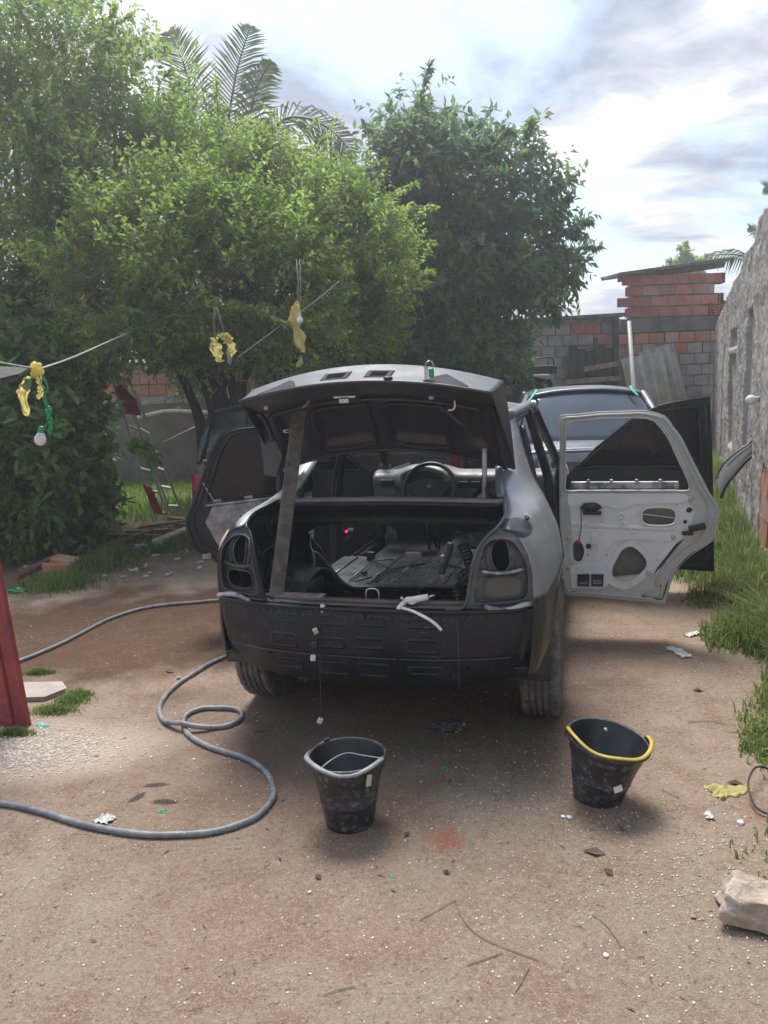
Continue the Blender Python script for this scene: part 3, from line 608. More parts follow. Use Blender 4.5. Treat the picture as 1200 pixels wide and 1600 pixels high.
tree('glossy_bush', 'dark glossy-leaved bush spilling to the ground left of the ladder', [lump(38, 690, 7.3, 105), lump(88, 725, 8.9, 60), lump(55, 640, 8.9, 68), lump(5, 760, 7.2, 90), lump(90, 775, 7.2, 62), lump(98, 650, 8.9, 34), lump(30, 620, 7.6, 100), lump(130, 790, 8.9, 36), lump(130, 770, 8.9, 26), lump(75, 550, 8.8, 92)],
     g0(-3.0, 8.2), 4200, 9, .118, .070, 'leafC', (.14, .32), .05, 4, [(at(200, 700, 7.3), at(240, 720, 7.2), 1), (at(150, 800, 7.3), at(160, 830, 7.3), 1)], cat_='bush', fill=.35)
tree('tangled_shrub', 'dark tangled shrub between the left wall and the spreading tree', [lump(450, 540, 10.8, 70), lump(520, 560, 10.6, 70), lump(590, 590, 10.5, 60), lump(300, 560, 10.5, 55), lump(400, 505, 10.6, 60)],
     g0(-.9, 10.9), 1900, 8, .10, .05, 'leafD', (.15, .4), .05, 5, cat_='shrub', fill=.5)
tree('far_tree', 'tiny far tree top peeping over the outbuilding roof', [lump(1072, 418, 30, 14), lump(1082, 430, 30, 14), lump(1065, 428, 30, 12)], g0(12.5, 30), 260, 6, .22, .12, 'leafB', (.2, .4), .1, 6)
random.seed(31)
for (u0, v0, u1, v1) in ((330, 300, 296, 120), (345, 300, 335, 95), (400, 300, 412, 130), (430, 290, 375, 110), (320, 280, 275, 160), (460, 290, 445, 180), (500, 300, 540, 200), (280, 300, 240, 190), (380, 300, 300, 60), (560, 330, 600, 250), (350, 280, 430, 105)):
    a, b_ = at(u0, v0, 9.0), at(u1, v1, 9.2); m_ = a.lerp(b_, .5) + Vector((random.uniform(-.12, .12), 0, random.uniform(-.05, .1))); c = cat([a, m_, b_], 6); parts = [tube(c, [.011 - .0008 * i for i in range(len(c))], 5)]
    for k in range(5):
        p = c[4 + k]; parts.append(tube(cat([p, p + Vector((random.uniform(-.12, .12), 0, random.uniform(.05, .15))), p + Vector((random.uniform(-.3, .3), random.uniform(-.1, .1), random.uniform(.1, .32)))], 3), .0035, 4))
    o = obj('bare_branch', join(*parts), 'twig', st_, True); o.matrix_parent_inverse = Matrix.Translation(-st_.location)
# the dark trunk that shows under the crown
def trunk2():
    pts = [onground(352, 700) + Vector((0, 0, 0))]; pts = [g0(-1.9, 8.6)] + [at(u, v, 8.6) for u, v in ((352, 690), (350, 640), (340, 605), (325, 585), (300, 560), (270, 500))]
    c = cat(pts, 5); a = tube(c, [.095 - .05 * i / len(c) for i in range(len(c))], 9)
    b = tube(cat([at(342, 612, 8.6), at(352, 590, 8.5), at(372, 560, 8.4), at(400, 500, 8.3)], 5), [.06 - .002 * i for i in range(16)], 8)
    return tag(obj('tree_trunk', join(a, b), 'bark', smooth=True), 'dark forked trunk rising behind the raised boot lid at the left', 'trunk')
trunk2()
def frond(pts, r, lf, parent, name='frond', n=46, hang=.35, wd=.028, updir=(0, 0, 1), kind=None, seed=0):
    rng = random.Random(seed); c = cat(pts, 10); k = len(c); V, Fs = [], []
    vf = tube(c, [r * (1 - .8 * i / (k - 1)) for i in range(k)], 5)
    for i in range(n):
        f = .12 + .88 * i / n; x = f * (k - 1); a = int(min(x, k - 2)); p = c[a].lerp(c[a + 1], x - a); d = (c[a + 1] - c[a]).normalized(); s = d.cross(Vector(updir)).normalized()
        ll = lf * (math.sin(PI * min(f * .9 + .12, 1)) ** .6) * rng.uniform(.85, 1.1)
        for sg in (-1, 1):
            q = (s * sg + d * (.75 + rng.uniform(-.1, .1)) + Vector((0, 0, rng.uniform(-.1, .15)))).normalized(); m1 = p + q * ll * .5; e1 = p + q * ll + Vector((0, 0, -hang * ll * rng.uniform(.6, 1.3)))
            w_ = d * wd * .5; j = len(V); V += [p - w_ * .6, p + w_ * .6, m1 + w_, m1 - w_, e1]; Fs += [[j, j + 1, j + 2, j + 3], [j + 3, j + 2, j + 4]]
    return obj(name, join(vf, (V, Fs)), 'palm', parent)
pm = empty('palm_tree', g0(-1.7, 12.2), 'palm tree whose fronds stand up behind the hedge against the bright sky', 'palm tree')
def P(u, v, Y=12): return at(u, v, Y) - Vector(pm.location)
hub = (370, 330)
for i, (pts, lf, hg, up) in enumerate([([(345, 330), (352, 230), (368, 120), (392, 38)], .62, .1, (0, -1, .1)), ([(330, 330), (312, 220), (290, 110), (262, 48)], .60, .1, (0, -1, .1)), ([(380, 320), (430, 200), (480, 185), (530, 215), (552, 250)], .62, .5, (0, -.8, .6)), ([(360, 320), (330, 250), (290, 210), (250, 205)], .5, .4, (0, -.7, .7)), ([(375, 320), (385, 220), (400, 140), (425, 95)], .45, .25, (0, -1, .2)), ([(375, 325), (430, 260), (470, 260), (500, 300)], .5, .5, (0, -.7, .7))]):
    frond([P(u, v) for u, v in pts], .03, lf, pm, n=52, hang=hg, updir=up, seed=i, wd=.036)
obj('trunk', tube(cat([Vector((0, 0, 0)), Vector((.05, 0, 1.8)), P(365, 330)], 6), [.16] * 6 + [.11] * 7, 10), 'bark', pm, True)
hf = empty('hanging_fronds', at(430, 500, 9.6), 'dry palm fronds hanging straight down above the car roof', 'palm fronds')
for i, (u0, v0, u1, v1) in enumerate(((440, 470, 448, 600), (425, 470, 432, 596), (400, 500, 392, 590), (455, 480, 466, 600))):
    a = at(u0, v0, 9.6) - hf.location; b = at(u1, v1, 9.6) - hf.location
    frond([a, a.lerp(b, .5) + Vector((.03, 0, 0)), b], .012, .42, hf, n=26, hang=.9, updir=(0, -1, 0), seed=40 + i, wd=.03)
p2 = empty('far_palm', g0(7.6, 11.5), 'palm showing only frond tips above the right boundary wall', 'palm tree')
def Q(u, v, Y=11.5): return at(u, v, Y) - Vector(p2.location)
for i, (pts, lf, hg) in enumerate([([(1230, 400), (1190, 410), (1150, 398), (1102, 400)], .35, .6), ([(1240, 380), (1205, 372), (1170, 355)], .42, .1), ([(1240, 330), (1215, 300), (1196, 292)], .4, .1)]):
    frond([Q(u, v) for u, v in pts], .02, lf, p2, n=30, hang=hg, updir=(0, -.6, .8), seed=70 + i, wd=.03)
obj('trunk', tube([Vector((0, 0, 0)), Q(1235, 360)], .11, 8), 'bark', p2, True)
gh = obj('green_shed_roof', grid(lambda u, v: (math.cos(PI * v) * .75, u * 1.5, .28 * math.sin(PI * v) ** .8), 8, 16), 'lawn', smooth=True, solid=.03)
gh.location = at(1140, 494, 14.6); tag(gh, 'curved mossy green roof just behind the outbuilding and the right wall', 'roof')
obj('roof_wall', box(-.7, .7, .05, 1.45, -gh.location.z + .2, .02), 'mortar', gh)

# grass
def grass(name, pts, h0, h1, m, label, lean=.5, wd=.005, cat_='grass', seed=0):
    rng = np.random.RandomState(seed + 5); n = len(pts); P_ = np.array(pts); h = rng.uniform(h0, h1, n) * np.array([p[3] for p in pts]) if len(pts[0]) > 3 else rng.uniform(h0, h1, n)
    P_ = P_[:, :3]; a = rng.rand(n) * 6.28; d = np.stack([np.cos(a), np.sin(a), np.zeros(n)], 1); s = np.stack([-np.sin(a), np.cos(a), np.zeros(n)], 1) * (wd * rng.uniform(.6, 1.3, n))[:, None]
    ln = (rng.rand(n) * lean)[:, None] * h[:, None]; up = np.array([0, 0, 1.0]) * h[:, None]
    V = np.stack([P_ - s, P_ + s, P_ + up * .55 + d * ln * .35 + s * .8, P_ + up * .55 + d * ln * .35 - s * .8, P_ + up * (1 - .3 * ln / (h[:, None])) + d * ln * 1.2], 1).reshape(-1, 3)
    i = (np.arange(n) * 5)[:, None]; Fq = np.concatenate([i + np.array([[0, 1, 2]]), i + np.array([[0, 2, 3]]), i + np.array([[3, 2, 4]])], 0)
    return tag(npmesh(name, V, Fq, m), label, cat_, kind='stuff')
def wall_x(y): return WA.x + (y - WA.y) * WD.x / WD.y
edge = sorted([(p.y, p.x) for p in [onground(u, v) for u, v in ((1215, 1500), (1195, 1380), (1178, 1290), (1192, 1220), (1190, 1150), (1178, 1090), (1140, 1030), (1115, 985), (1085, 940), (1055, 905), (1040, 870), (1085, 800), (1100, 740))]])
def edge_x(y): return float(np.interp(y, [e[0] for e in edge], [e[1] for e in edge]))
pts = []; random.seed(3)
while len(pts) < 30000:
    y = 1.3 + 12 * random.random() ** 1.5; xe = edge_x(y); xw = wall_x(y) - .02
    x = xe - .10 + (xw - xe + .10) * random.random(); f = (x - xe) / max(min(xw - xe, 1.0), .1)
    nn = noise.noise(Vector((x * 1.8, y * 1.8, 4)))
    if random.random() > .22 + 1.1 * f + nn * .9: continue
    if y < 3 and nn < .0 + .0 * f and random.random() < .7: continue
    pts.append((x, y, gz(x, y), min(1.0, .22 + .9 * max(f, 0) + .3 * nn) * (1 if y > 3.3 else .55)))
grass('wall_grass', pts, .08, .36, 'grass', 'long wild grass growing along the foot of the right boundary wall', .9, .0045, seed=1)
dry = random.sample(pts, 2600)
grass('dry_grass', [(p[0], p[1], p[2], p[3] * 1.15) for p in dry], .12, .38, 'straw', 'pale dry stalks mixed into the long grass by the right wall', 1.1, .003, seed=9)
def patchgrass(name, blobs, n, h0, h1, m, label, lean=.7, wd=.004, seed=0):
    pts = []
    for i in range(n):
        (u, v, rx, ry) = random.choice(blobs); c = onground(u, v); x = random.gauss(c.x, rx * .5); y = random.gauss(c.y, ry * .5)
        pts.append((x, y, gz(x, y), max(.3, 1 - .35 * (abs(x - c.x) / rx + abs(y - c.y) / ry))))
    return grass(name, pts, h0, h1, m, label, lean, wd, seed=seed)
patchgrass('rubble_grass', [(150, 890, .28, .22), (180, 872, .22, .18), (95, 918, .35, .2), (165, 880, .2, .15)], 2600, .07, .24, 'grass', 'clump of tall grass in front of the brick rubble at the left', seed=2)
patchgrass('kerb_grass', [(258, 856, .28, .15), (238, 864, .22, .14), (282, 846, .2, .1)], 1300, .04, .15, 'grass', 'grass growing along the low kerb near the open left door', seed=3)
patchgrass('pad_grass', [(112, 1096, .09, .07), (85, 1112, .12, .05), (62, 1052, .09, .03), (25, 1148, .09, .03), (122, 1088, .07, .05)], 2400, .012, .06, 'grass', 'short grass round the cement pad by the red post', .9, .0028, seed=4)
pts = []
for i in range(9000):
    x = random.uniform(-4.6, -1.2); y = random.uniform(8.9, 12.4); pts.append((x, y, gz(x, y), 1))
grass('lawn', pts, .05, .14, 'lawn', 'bright green lawn behind the ladder in front of the plastered wall', .5, .007, seed=6)
pts = []
for i in range(1500):
    x = random.uniform(-4.8, -2.2); y = random.uniform(6.9, 8.6)
    pts.append((x, y, gz(x, y), 1))
grass('undergrowth', pts, .03, .10, 'grass', 'low dark weeds on the ground under the glossy bush', .9, .007, cat_='weeds', seed=7)

# ------------------------------------------------------------------ humid haze, added to imitate the veiling glare of the sun
def haze():
    m = bpy.data.materials.new('humid_glare_haze'); m.use_nodes = True; N = m.node_tree.nodes; N.remove(N['Principled BSDF'])
    v = N.new('ShaderNodeVolumePrincipled'); v.inputs['Density'].default_value = HAZE; v.inputs['Color'].default_value = (.93, .95, 1, 1); v.inputs['Anisotropy'].default_value = .55
    m.node_tree.links.new(v.outputs[0], N['Material Output'].inputs['Volume']); M['haze'] = m
    o = obj('haze', box(-620, 620, -620, 640, -2, 9.5), 'haze'); o['kind'] = 'stuff'; o['label'] = 'thin humid haze, added to imitate sun glare over the yard'
HAZE = .0065
haze()

# ------------------------------------------------------------------ the stripped saloon
CO, CTH = Vector((.05, 3.60, 0)), R(15.3)
car = empty('stripped_car', CO, 'stripped grey and black saloon without bumper or lights, boot and doors wide open', 'car', rz=-CTH)
def c2w(x, y, z): return Vector((CO.x + x * math.cos(CTH) + y * math.sin(CTH), CO.y - x * math.sin(CTH) + y * math.cos(CTH), z))
def w2c(p):
    d = Vector(p) - CO; return Vector((d.x * math.cos(CTH) - d.y * math.sin(CTH), d.x * math.sin(CTH) + d.y * math.cos(CTH), d.z))
def onc(u, v, y):                                   # point of the car's plane y seen at a photo pixel
    o = w2c((0, 0, H)); r = w2c(at(u, v, 1.0)) - o; t = (y - o.y) / r.y; return o + r * t
def YR(x): return -.62 + .12 * (abs(x) / .7) ** 3
def SUR(x, z, d=0): return (x * .968, YR(x) + .9 * max(0, z - .88) + d, z)
def mirror(vf): return [Vector((-v[0], v[1], v[2])) for v in vf[0]], [f[::-1] for f in vf[1]]
def ss(x, a, b): t = min(max((x - a) / (b - a), 0), 1); return t * t * (3 - 2 * t)

# painted zones: grey primer above, black below (a real paint line, not shade)
def zoned(name, top, low, zsplit, slope=0.0, extra=None, r1=.36, r2=.34, m1=.3):
    m = bpy.data.materials.new(name); m.use_nodes = True; nt = m.node_tree; N = nt.nodes; L = nt.links; b = N['Principled BSDF']
    tc = N.new('ShaderNodeTexCoord'); sp = N.new('ShaderNodeSeparateXYZ'); L.new(tc.outputs['Object'], sp.inputs[0])
    def nz(sc, de=6):
        x = N.new('ShaderNodeTexNoise'); x.inputs['Scale'].default_value = sc; x.inputs['Detail'].default_value = de; L.new(tc.outputs['Object'], x.inputs['Vector']); return x.outputs['Fac']
    def mr(v, a, c, o0=0, o1=1):
        x = N.new('ShaderNodeMapRange'); L.new(v, x.inputs[0]); x.inputs[1].default_value = a; x.inputs[2].default_value = c; x.inputs[3].default_value = o0; x.inputs[4].default_value = o1; return x.outputs[0]
    def mt(op, a, c):
        x = N.new('ShaderNodeMath'); x.operation = op
        for i, v in enumerate((a, c)):
            if isinstance(v, (int, float)): x.inputs[i].default_value = v
            else: L.new(v, x.inputs[i])
        return x.outputs[0]
    def mx(f, a, c):
        x = N.new('ShaderNodeMix'); x.data_type = 'RGBA'; L.new(f, x.inputs[0])
        for i, v in ((6, a), (7, c)):
            if isinstance(v, tuple): x.inputs[i].default_value = (*v, 1)
            else: L.new(v, x.inputs[i])
        return x.outputs[2]
    z = mt('ADD', sp.outputs[2], mt('MULTIPLY', mt('SUBTRACT', nz(5), .5), .07)); z = mt('SUBTRACT', z, mt('MULTIPLY', sp.outputs[1], slope))
    f = mr(z, zsplit - .006, zsplit + .012)
    tcol = mx(mr(nz(2.5), .4, .6), top, tuple(c * 1.25 for c in top)); tcol = mx(mr(nz(14, 8), .62, .72), tcol, tuple(min(c * 1.9 + .05, .6) for c in top))
    lcol = mx(mr(nz(6), .4, .7), low, tuple(c * 1.6 for c in low)); lcol = mx(mr(nz(16, 10), .60, .80), lcol, (.10, .10, .10))
    col = mx(f, lcol, tcol)
    if extra:                                        # filler / bare patches: (x, y, z, rx, ry, rz, colour)
        for (x, y, zz, rx, ry, rz_, c) in extra:
            mp = N.new('ShaderNodeMapping'); mp.vector_type = 'TEXTURE'; mp.inputs['Location'].default_value = (x, y, zz); mp.inputs['Scale'].default_value = (rx, ry, rz_); L.new(tc.outputs['Object'], mp.inputs[0])
            ln = N.new('ShaderNodeVectorMath'); ln.operation = 'LENGTH'; L.new(mp.outputs[0], ln.inputs[0])
            q = mt('ADD', ln.outputs['Value'], mt('MULTIPLY', mt('SUBTRACT', nz(9), .5), .9)); col = mx(mr(q, 1.06, .94), col, c)
    L.new(col, b.inputs['Base Color']); L.new(mr(f, 0, 1, r2, r1), b.inputs['Roughness']); L.new(mr(f, 0, 1, 0, m1), b.inputs['Metallic'])
    bp = N.new('ShaderNodeBump'); bp.inputs['Strength'].default_value = .12; bp.inputs['Distance'].default_value = .006; L.new(nz(11), bp.inputs['Height']); L.new(bp.outputs[0], b.inputs['Normal'])
    return m
DK = (.010, .012, .015)
M['matt'] = mat('matt_black_recess_shade', (.006, .006, .007), None, 5, .95, spec=.05)  # black stands in for the shade inside slots and holes
M['bulkmatt'] = mat('matt_dark_recess_shade', (.035, .038, .042), (.05, .054, .06), 8, .8, spec=.15)  # dark tone stands in for shade in the shallow lid recesses
M['recess'] = mat('weathered_dark_primer', (.050, .054, .06), (.085, .088, .095), 9, .5, .1, bump=.1, bscale=30, dirt=((.17, .165, .16), 14, .56, .8))
M['quarterR'] = zoned('grey_primer_over_black_quarter', (.215, .23, .25), (.026, .023, .021), .70, .02, [(.60, -.42, .955, .10, .12, .035, (.035, .037, .04)), (.70, .10, .80, .02, .03, .05, (.45, .44, .36)), (.62, .40, 1.13, .05, .05, .045, (.36, .37, .38))])
M['quarterL'] = zoned('worn_black_quarter_with_filler', (.40, .41, .41), DK, .965, 0, [(-.70, -.42, .905, .065, .13, .05, (.56, .47, .33)), (-.55, -.25, 1.0, .06, .2, .03, (.34, .35, .35))], r1=.4)

# --- quarter panels
rows = [
 [(.47, .50, 1.365), (.495, .52, 1.37), (.515, .54, 1.375)],
 [(.485, .25, 1.20), (.535, .29, 1.20), (.57, .43, 1.20)],
 [(.505, .02, 1.08), (.57, .08, 1.08), (.615, .36, 1.08)],
 [(.53, -.10, 1.025), (.60, -.04, 1.02), (.64, .12, 1.015), (.65, .33, 1.02)],
 [(.56, -.33, 1.0), (.63, -.28, .985), (.675, -.08, .97), (.69, .28, .965)],
 [SUR(.575, .968), (.64, -.40, .952), (.70, -.18, .915), (.722, .24, .90)],
 [SUR(.625, .945), (.67, -.41, .925), (.72, -.17, .87), (.742, .23, .855)],
 [SUR(.665, .905), (.69, -.42, .885), (.735, -.17, .82), (.755, .24, .80)],
 [SUR(.690, .85), (.71, -.41, .83), (.748, -.15, .77), (.765, .26, .735)],
 [SUR(.703, .79), (.72, -.41, .77), (.752, -.15, .72), (.768, .29, .69)],
 [SUR(.706, .71), (.725, -.41, .70), (.756, -.14, .675), (.772, .31, .668)],
 [SUR(.706, .660), (.725, -.41, .662), (.752, -.2, .66), (.770, .0, .657)],
 [SUR(.703, .56), (.718, -.44, .56), (.742, -.32, .555), (.757, -.255, .55)],
 [SUR(.695, .45), (.708, -.46, .45), (.725, -.39, .45), (.738, -.335, .45)],
 [SUR(.682, .37), (.690, -.475, .37), (.700, -.44, .375), (.708, -.40, .38)]]
def resample(pts, n):
    c = cat(pts, 12); d = [0]
    for a, b in zip(c, c[1:]): d.append(d[-1] + (b - a).length)
    out = []
    for i in range(n):
        t = d[-1] * i / (n - 1); j = max(k for k in range(len(d)) if d[k] <= t + 1e-9); j = min(j, len(c) - 2); f = (t - d[j]) / max(d[j + 1] - d[j], 1e-9); out.append(c[j].lerp(c[j + 1], min(f, 1)))
    return out
def loft(rows, n=18, sub=4):
    RR = [resample(r, n) for r in rows]; cols = [cat([RR[j][i] for j in range(len(RR))], sub) for i in range(n)]; m_ = len(cols[0])
    return [cols[i][j] for j in range(m_) for i in range(n)], [[j * n + i, j * n + i + 1, (j + 1) * n + i + 1, (j + 1) * n + i] for j in range(m_ - 1) for i in range(n - 1)]
q = loft(rows)
obj('quarter_panel', q, 'quarterR', car, True, solid=.004); obj('quarter_panel', mirror(q), 'quarterL', car, True, solid=.004)
# C-pillar inner edge returns, wheel-arch lips, crease line
for sg, mm in ((1, 'primer'), (-1, 'pillarwhite')):
    S_ = lambda pts: [(sg * x, y, z) for x, y, z in pts]
    obj('pillar_return', tube(cat(S_([(.46, .50, 1.36), (.475, .25, 1.19), (.495, .02, 1.07), (.515, -.08, 1.03)]), 5), .020, 8), mm, car, True)
    obj('door_opening_lip', tube(cat(S_([(.515, .545, 1.37), (.565, .44, 1.20), (.61, .37, 1.08), (.645, .34, 1.02), (.715, .25, .90), (.75, .25, .80), (.764, .30, .69), (.766, .315, .665)]), 6), .011, 6), 'bulk' if sg > 0 else 'black', car, True)
    obj('arch_lip', tube(cat(S_([(.762, .30, .60), (.768, .16, .65), (.768, .0, .663), (.760, -.14, .635), (.745, -.27, .545), (.728, -.345, .45), (.700, -.385, .38)]), 6), .009, 6), 'black', car, True)
    obj('arch_liner', grid(lambda u, v: (sg * (.40 + .345 * v), -.355 * math.cos(PI * u) * (1 if u < .5 else 1), .29 + .36 * math.sin(PI * u)), 20, 4), 'bulk', car, True, solid=.01)
# --- rear panel with its pressed rectangles
EMB = [(-.345, .512, .055, .026), (-.128, .514, .060, .019), (.048, .520, .060, .020), (.272, .515, .064, .025), (-.342, .400, .056, .021), (-.13, .393, .064, .027), (.048, .395, .065, .028), (.272, .402, .066, .016), (-.33, .605, .05, .014), (-.12, .607, .06, .016), (.06, .61, .06, .016), (.27, .607, .06, .014)]
def panel_pt(u, v):
    x = -.706 + 1.412 * u; zt_ = .648; zb = .325 + .035 * (x / .7) ** 2; z = zb + (zt_ - zb) * v
    d = 0
    for i, (cx, cz, rx, rz) in enumerate(EMB):
        qx, qz = max(abs(x - cx) - rx + .012, 0), max(abs(z - cz) - rz + .012, 0); k = math.hypot(qx, qz) - .012 if (qx > 0 or qz > 0) else max(abs(x - cx) - rx, abs(z - cz) - rz)
        if abs(k) < .006: d = max(d, (.0065 if i < 8 else .0035) * (1 - abs(k) / .006) ** .7)
        if k < 0: d = max(d, .0012)
    d += .012 * ss(z, .455, .462)
    bow = .018 * math.sin(PI * min(max((z - zb) / (zt_ - zb), 0), 1))
    dent = .010 * noise.noise(Vector((x * 4, z * 6, 0))) * ss(abs(x), .3, .6) + .003 * noise.noise(Vector((x * 4, z * 6, 0)))
    return (x * .968 * (.968 + .032 * ss(z, .33, .62)), YR(x) - (bow + d + dent) * (1 - ss(abs(x), .66, .70)) + .03 * (1 - v) ** 2, z)
vf = grid(panel_pt, 520, 150); obj('rear_panel', vf, 'black', car, True, solid=.004, off=1)
sw_ = join(*[xf(lathe([(.0045, 0), (.0035, .0015), (.001, .0002)], 8, False), Matrix.Translation((x * .968, YR(x) - .0285 - .004, .634 + .004 * math.sin(x * 31))) @ Matrix.Rotation(R(90), 4, 'X')) for x in np.linspace(-.62, .62, 34)])
obj('spot_weld', sw_, 'bulk', car, kind='stuff')
for x, z in ((-.40, .45), (.16, .465), (.37, .40), (.44, .43), (-.02, .45)): obj('drain_hole', xf(lathe([(.006, 0), (.006, .003)], 10, True, True), Matrix.Translation((x, YR(x) - .031, z)) @ Matrix.Rotation(R(90), 4, 'X')), 'matt', car)
obj('panel_seam', tube([(x * .968, YR(x) - .030, .463 - .004 * math.cos(x * 3)) for x in np.linspace(-.62, .62, 50)], .0022, 5), 'bulk', car)
obj('panel_seam', tube([(.40, YR(.4) - .028, .34), (.402, YR(.4) - .032, .45), (.40, YR(.4) - .028, .64)], .002, 5), 'bulk', car)
obj('panel_top_lip', tube([(x, YR(x) - .014, .652) for x in np.linspace(-.66, .66, 40)], .010, 6), 'black', car, True)
obj('weld_seam', tube([(x, YR(x) - .006, .664 + .010 * math.sin(abs(x) * 30)) for x in np.linspace(.50, .68, 14)], .012, 6), 'wornsilver', car, True)
obj('weld_seam', tube([(-x, YR(x) - .006, .664 + .012 * math.sin(abs(x) * 24)) for x in np.linspace(.50, .68, 14)], .012, 6), 'wornsilver', car, True)
# sill shelf across the boot opening
obj('boot_sill', grid(lambda u, v: (-.52 + 1.04 * u, YR(-.52 + 1.04 * u) + .0 + .12 * v, .665 + .012 * math.sin(v * PI) - .035 * ss(v, .7, 1)), 40, 10), 'bulk', car, True, solid=.004)
obj('sill_seal', tube([(x, YR(x) + .03, .678) for x in np.linspace(-.50, .45, 40)], .008, 6), 'brownwood', car, True)
obj('sill_plate', box(-.40, -.18, -.575, -.51, .676, .682), 'wornsilver', car)
obj('latch_striker', tube(cat([(.01, -.55, .66), (.012, -.55, .715), (.06, -.55, .715), (.062, -.55, .66)], 3), .004, 6), 'steel', car, True)
obj('lock_barrel', xf(lathe([(.014, 0), (.014, .03), (.012, .045)], 12, True, True), Matrix.Translation((-.155, -.625, .625))), 'steel', car, True)
lt = obj('latch_lug', plate([(-.03, -.012), (.03, -.012), (.018, .012), (-.018, .012)], [oval(0, 0, .006, .006, 8)], .006, lambda a, b, t: (a + .03, -.650 + t, b + .632)), 'black', car)
# --- lamp recesses
rec_out = smooth2([(.478, .690), (.57, .682), (.67, .690), (.688, .74), (.686, .80), (.668, .865), (.628, .915), (.572, .930), (.522, .915), (.502, .86), (.488, .78)], 4)
sur_out = [(.425, .664), (.448, .70), (.462, .78), (.478, .86), (.500, .91), (.530, .945), (.560, .968), (.60, .960), (.65, .925), (.685, .868), (.700, .80), (.706, .72), (.706, .664)]
up_h = oval(.578, .862, .037, .063, 20, 2.4, R(8)); lo_h = oval(.586, .738, .072, .040, 24, 3.4)
def rec_fn(a, b, t): return SUR(a, b, .030 + t)
for sg, mm in ((1, 'recess'), (-1, 'bulk')):
    fm = (lambda vf: vf) if sg > 0 else mirror
    r_ = obj('lamp_recess', fm(plate(rec_out, [up_h, lo_h], .008, rec_fn)), mm, car)
    obj('hole_rim', fm(tube([rec_fn(a, b, -.003) for a, b in up_h], .0042, 6, True)), mm, r_, True)
    obj('hole_rim', fm(tube([rec_fn(a, b, -.003) for a, b in oval(.578, .862, .058, .083, 22, 2.3, R(8))], .004, 6, True)), 'bulk', r_, True)
    obj('hole_rim', fm(tube([rec_fn(a, b, -.003) for a, b in lo_h], .0042, 6, True)), mm, r_, True)
    obj('lamp_bracket', fm(tube([rec_fn(a, .797 + .012 * (abs(a - .586) / .08) ** 2, -.016) for a in np.linspace(.505, .668, 10)], .007, 6)), 'wornsilver' if sg > 0 else 'bulk', r_, True)
    for a, b in ((.525, .805), (.625, .812), (.507, .86), (.62, .85)):
        obj('screw_hole', fm(xf(lathe([(.006, 0), (.006, .006)], 8, True, True), Matrix.Translation(rec_fn(a, b, -.002)) @ Matrix.Rotation(R(90), 4, 'X'))), 'trim', r_)
    ms = 'quarterR' if sg > 0 else 'quarterL'
    obj('lamp_surround', fm(plate(sur_out, [rec_out], .004, lambda a, b, t: SUR(a, b, t))), 'recess' if sg > 0 else 'black', car)
    obj('surround_rim', fm(tube([SUR(a, b, .002) for a, b in rec_out], .004, 6, True)), 'recess' if sg > 0 else 'bulk', car, True)
    k = len(rec_out); wv = [SUR(a, b, .002) for a, b in rec_out] + [SUR(a, b, .034) for a, b in rec_out]
    obj('recess_wall', fm(([Vector(v) for v in wv], [[i, (i + 1) % k, (i + 1) % k + k, i + k] for i in range(k)])), 'bulk', car, True, solid=.003)
    g_ = [(.53, -.10, 1.02), (.548, -.25, 1.008), (.560, -.36, .995), SUR(.560, .968), SUR(.530, .945), SUR(.500, .91), SUR(.478, .86), SUR(.462, .78), SUR(.448, .70), SUR(.425, .664), SUR(.36, .660)]
    gc = cat(g_, 6); obj('boot_gutter', fm(tube(gc, .0075, 8)), 'recess' if sg > 0 else 'black', car, True)
    fl = [p + Vector((.012, .03, -.012)) for p in gc] ; k = len(gc)
    obj('gutter_flange', fm((list(gc) + fl, [[i, i + 1, k + i + 1, k + i] for i in range(k - 1)])), 'bulk', car, True, solid=.004)
obj('lamp_blanking_cover', plate(oval(.586, .738, .078, .045, 28, 3.4), [], .004, lambda a, b, t: rec_fn(a, b, -.006 + t)), mat('dusty_brown_cover', (.10, .09, .085), (.14, .125, .11), 8, .7), car)

# --- crossbeam below the rear window, boot interior, bulkhead
def beam_pt(u, v):
    x = -.535 + 1.07 * u; prof = cat([(0, .06, .93), (0, .03, 1.0), (0, -.03, 1.024), (0, -.10, 1.024), (0, -.135, 1.012), (0, -.125, .985), (0, -.105, .95), (0, -.10, .915)], 4); p = prof[int(round(v * (len(prof) - 1)))]
    return (x, p.y - .012 * math.cos(x * 2.4), p.z - .010 * (x / .53) ** 2)
obj('crossbeam', grid(beam_pt, 40, 29), 'black', car, True, solid=.004)
obj('crossbeam_flange', tube([(x, -.118 - .012 * math.cos(x * 2.4), 1.023 - .01 * (x / .53) ** 2) for x in np.linspace(-.53, .53, 30)], .014, 8), 'primer', car, True)
obj('crossbeam_underside', box(-.53, .53, -.09, .03, .905, .915), 'inner', car)
YBk = .30
op = [onc(u, v, YBk) for u, v in ((498, 822), (503, 860), (528, 900), (546, 914), (560, 914), (735, 914), (742, 900), (745, 822))]
op = smooth2([(p.x, p.z) for p in op], 3)
ovs = [oval(onc(u, v, YBk).x, onc(u, v, YBk).z, .022, .010, 12, 2.6) for u, v in ((543, 925), (580, 924), (622, 925), (697, 926), (662, 925))]
obj('rear_bulkhead', plate([(-.70, .33), (.70, .33), (.70, .93), (-.70, .93)], [op] + ovs, .012, lambda a, b, t: (a, YBk + t, b)), 'inner', car, bevel=.003)
gp = [onc(u, v, YBk - .03) for u, v in ((487, 868), (497, 868), (536, 914), (486, 913))]
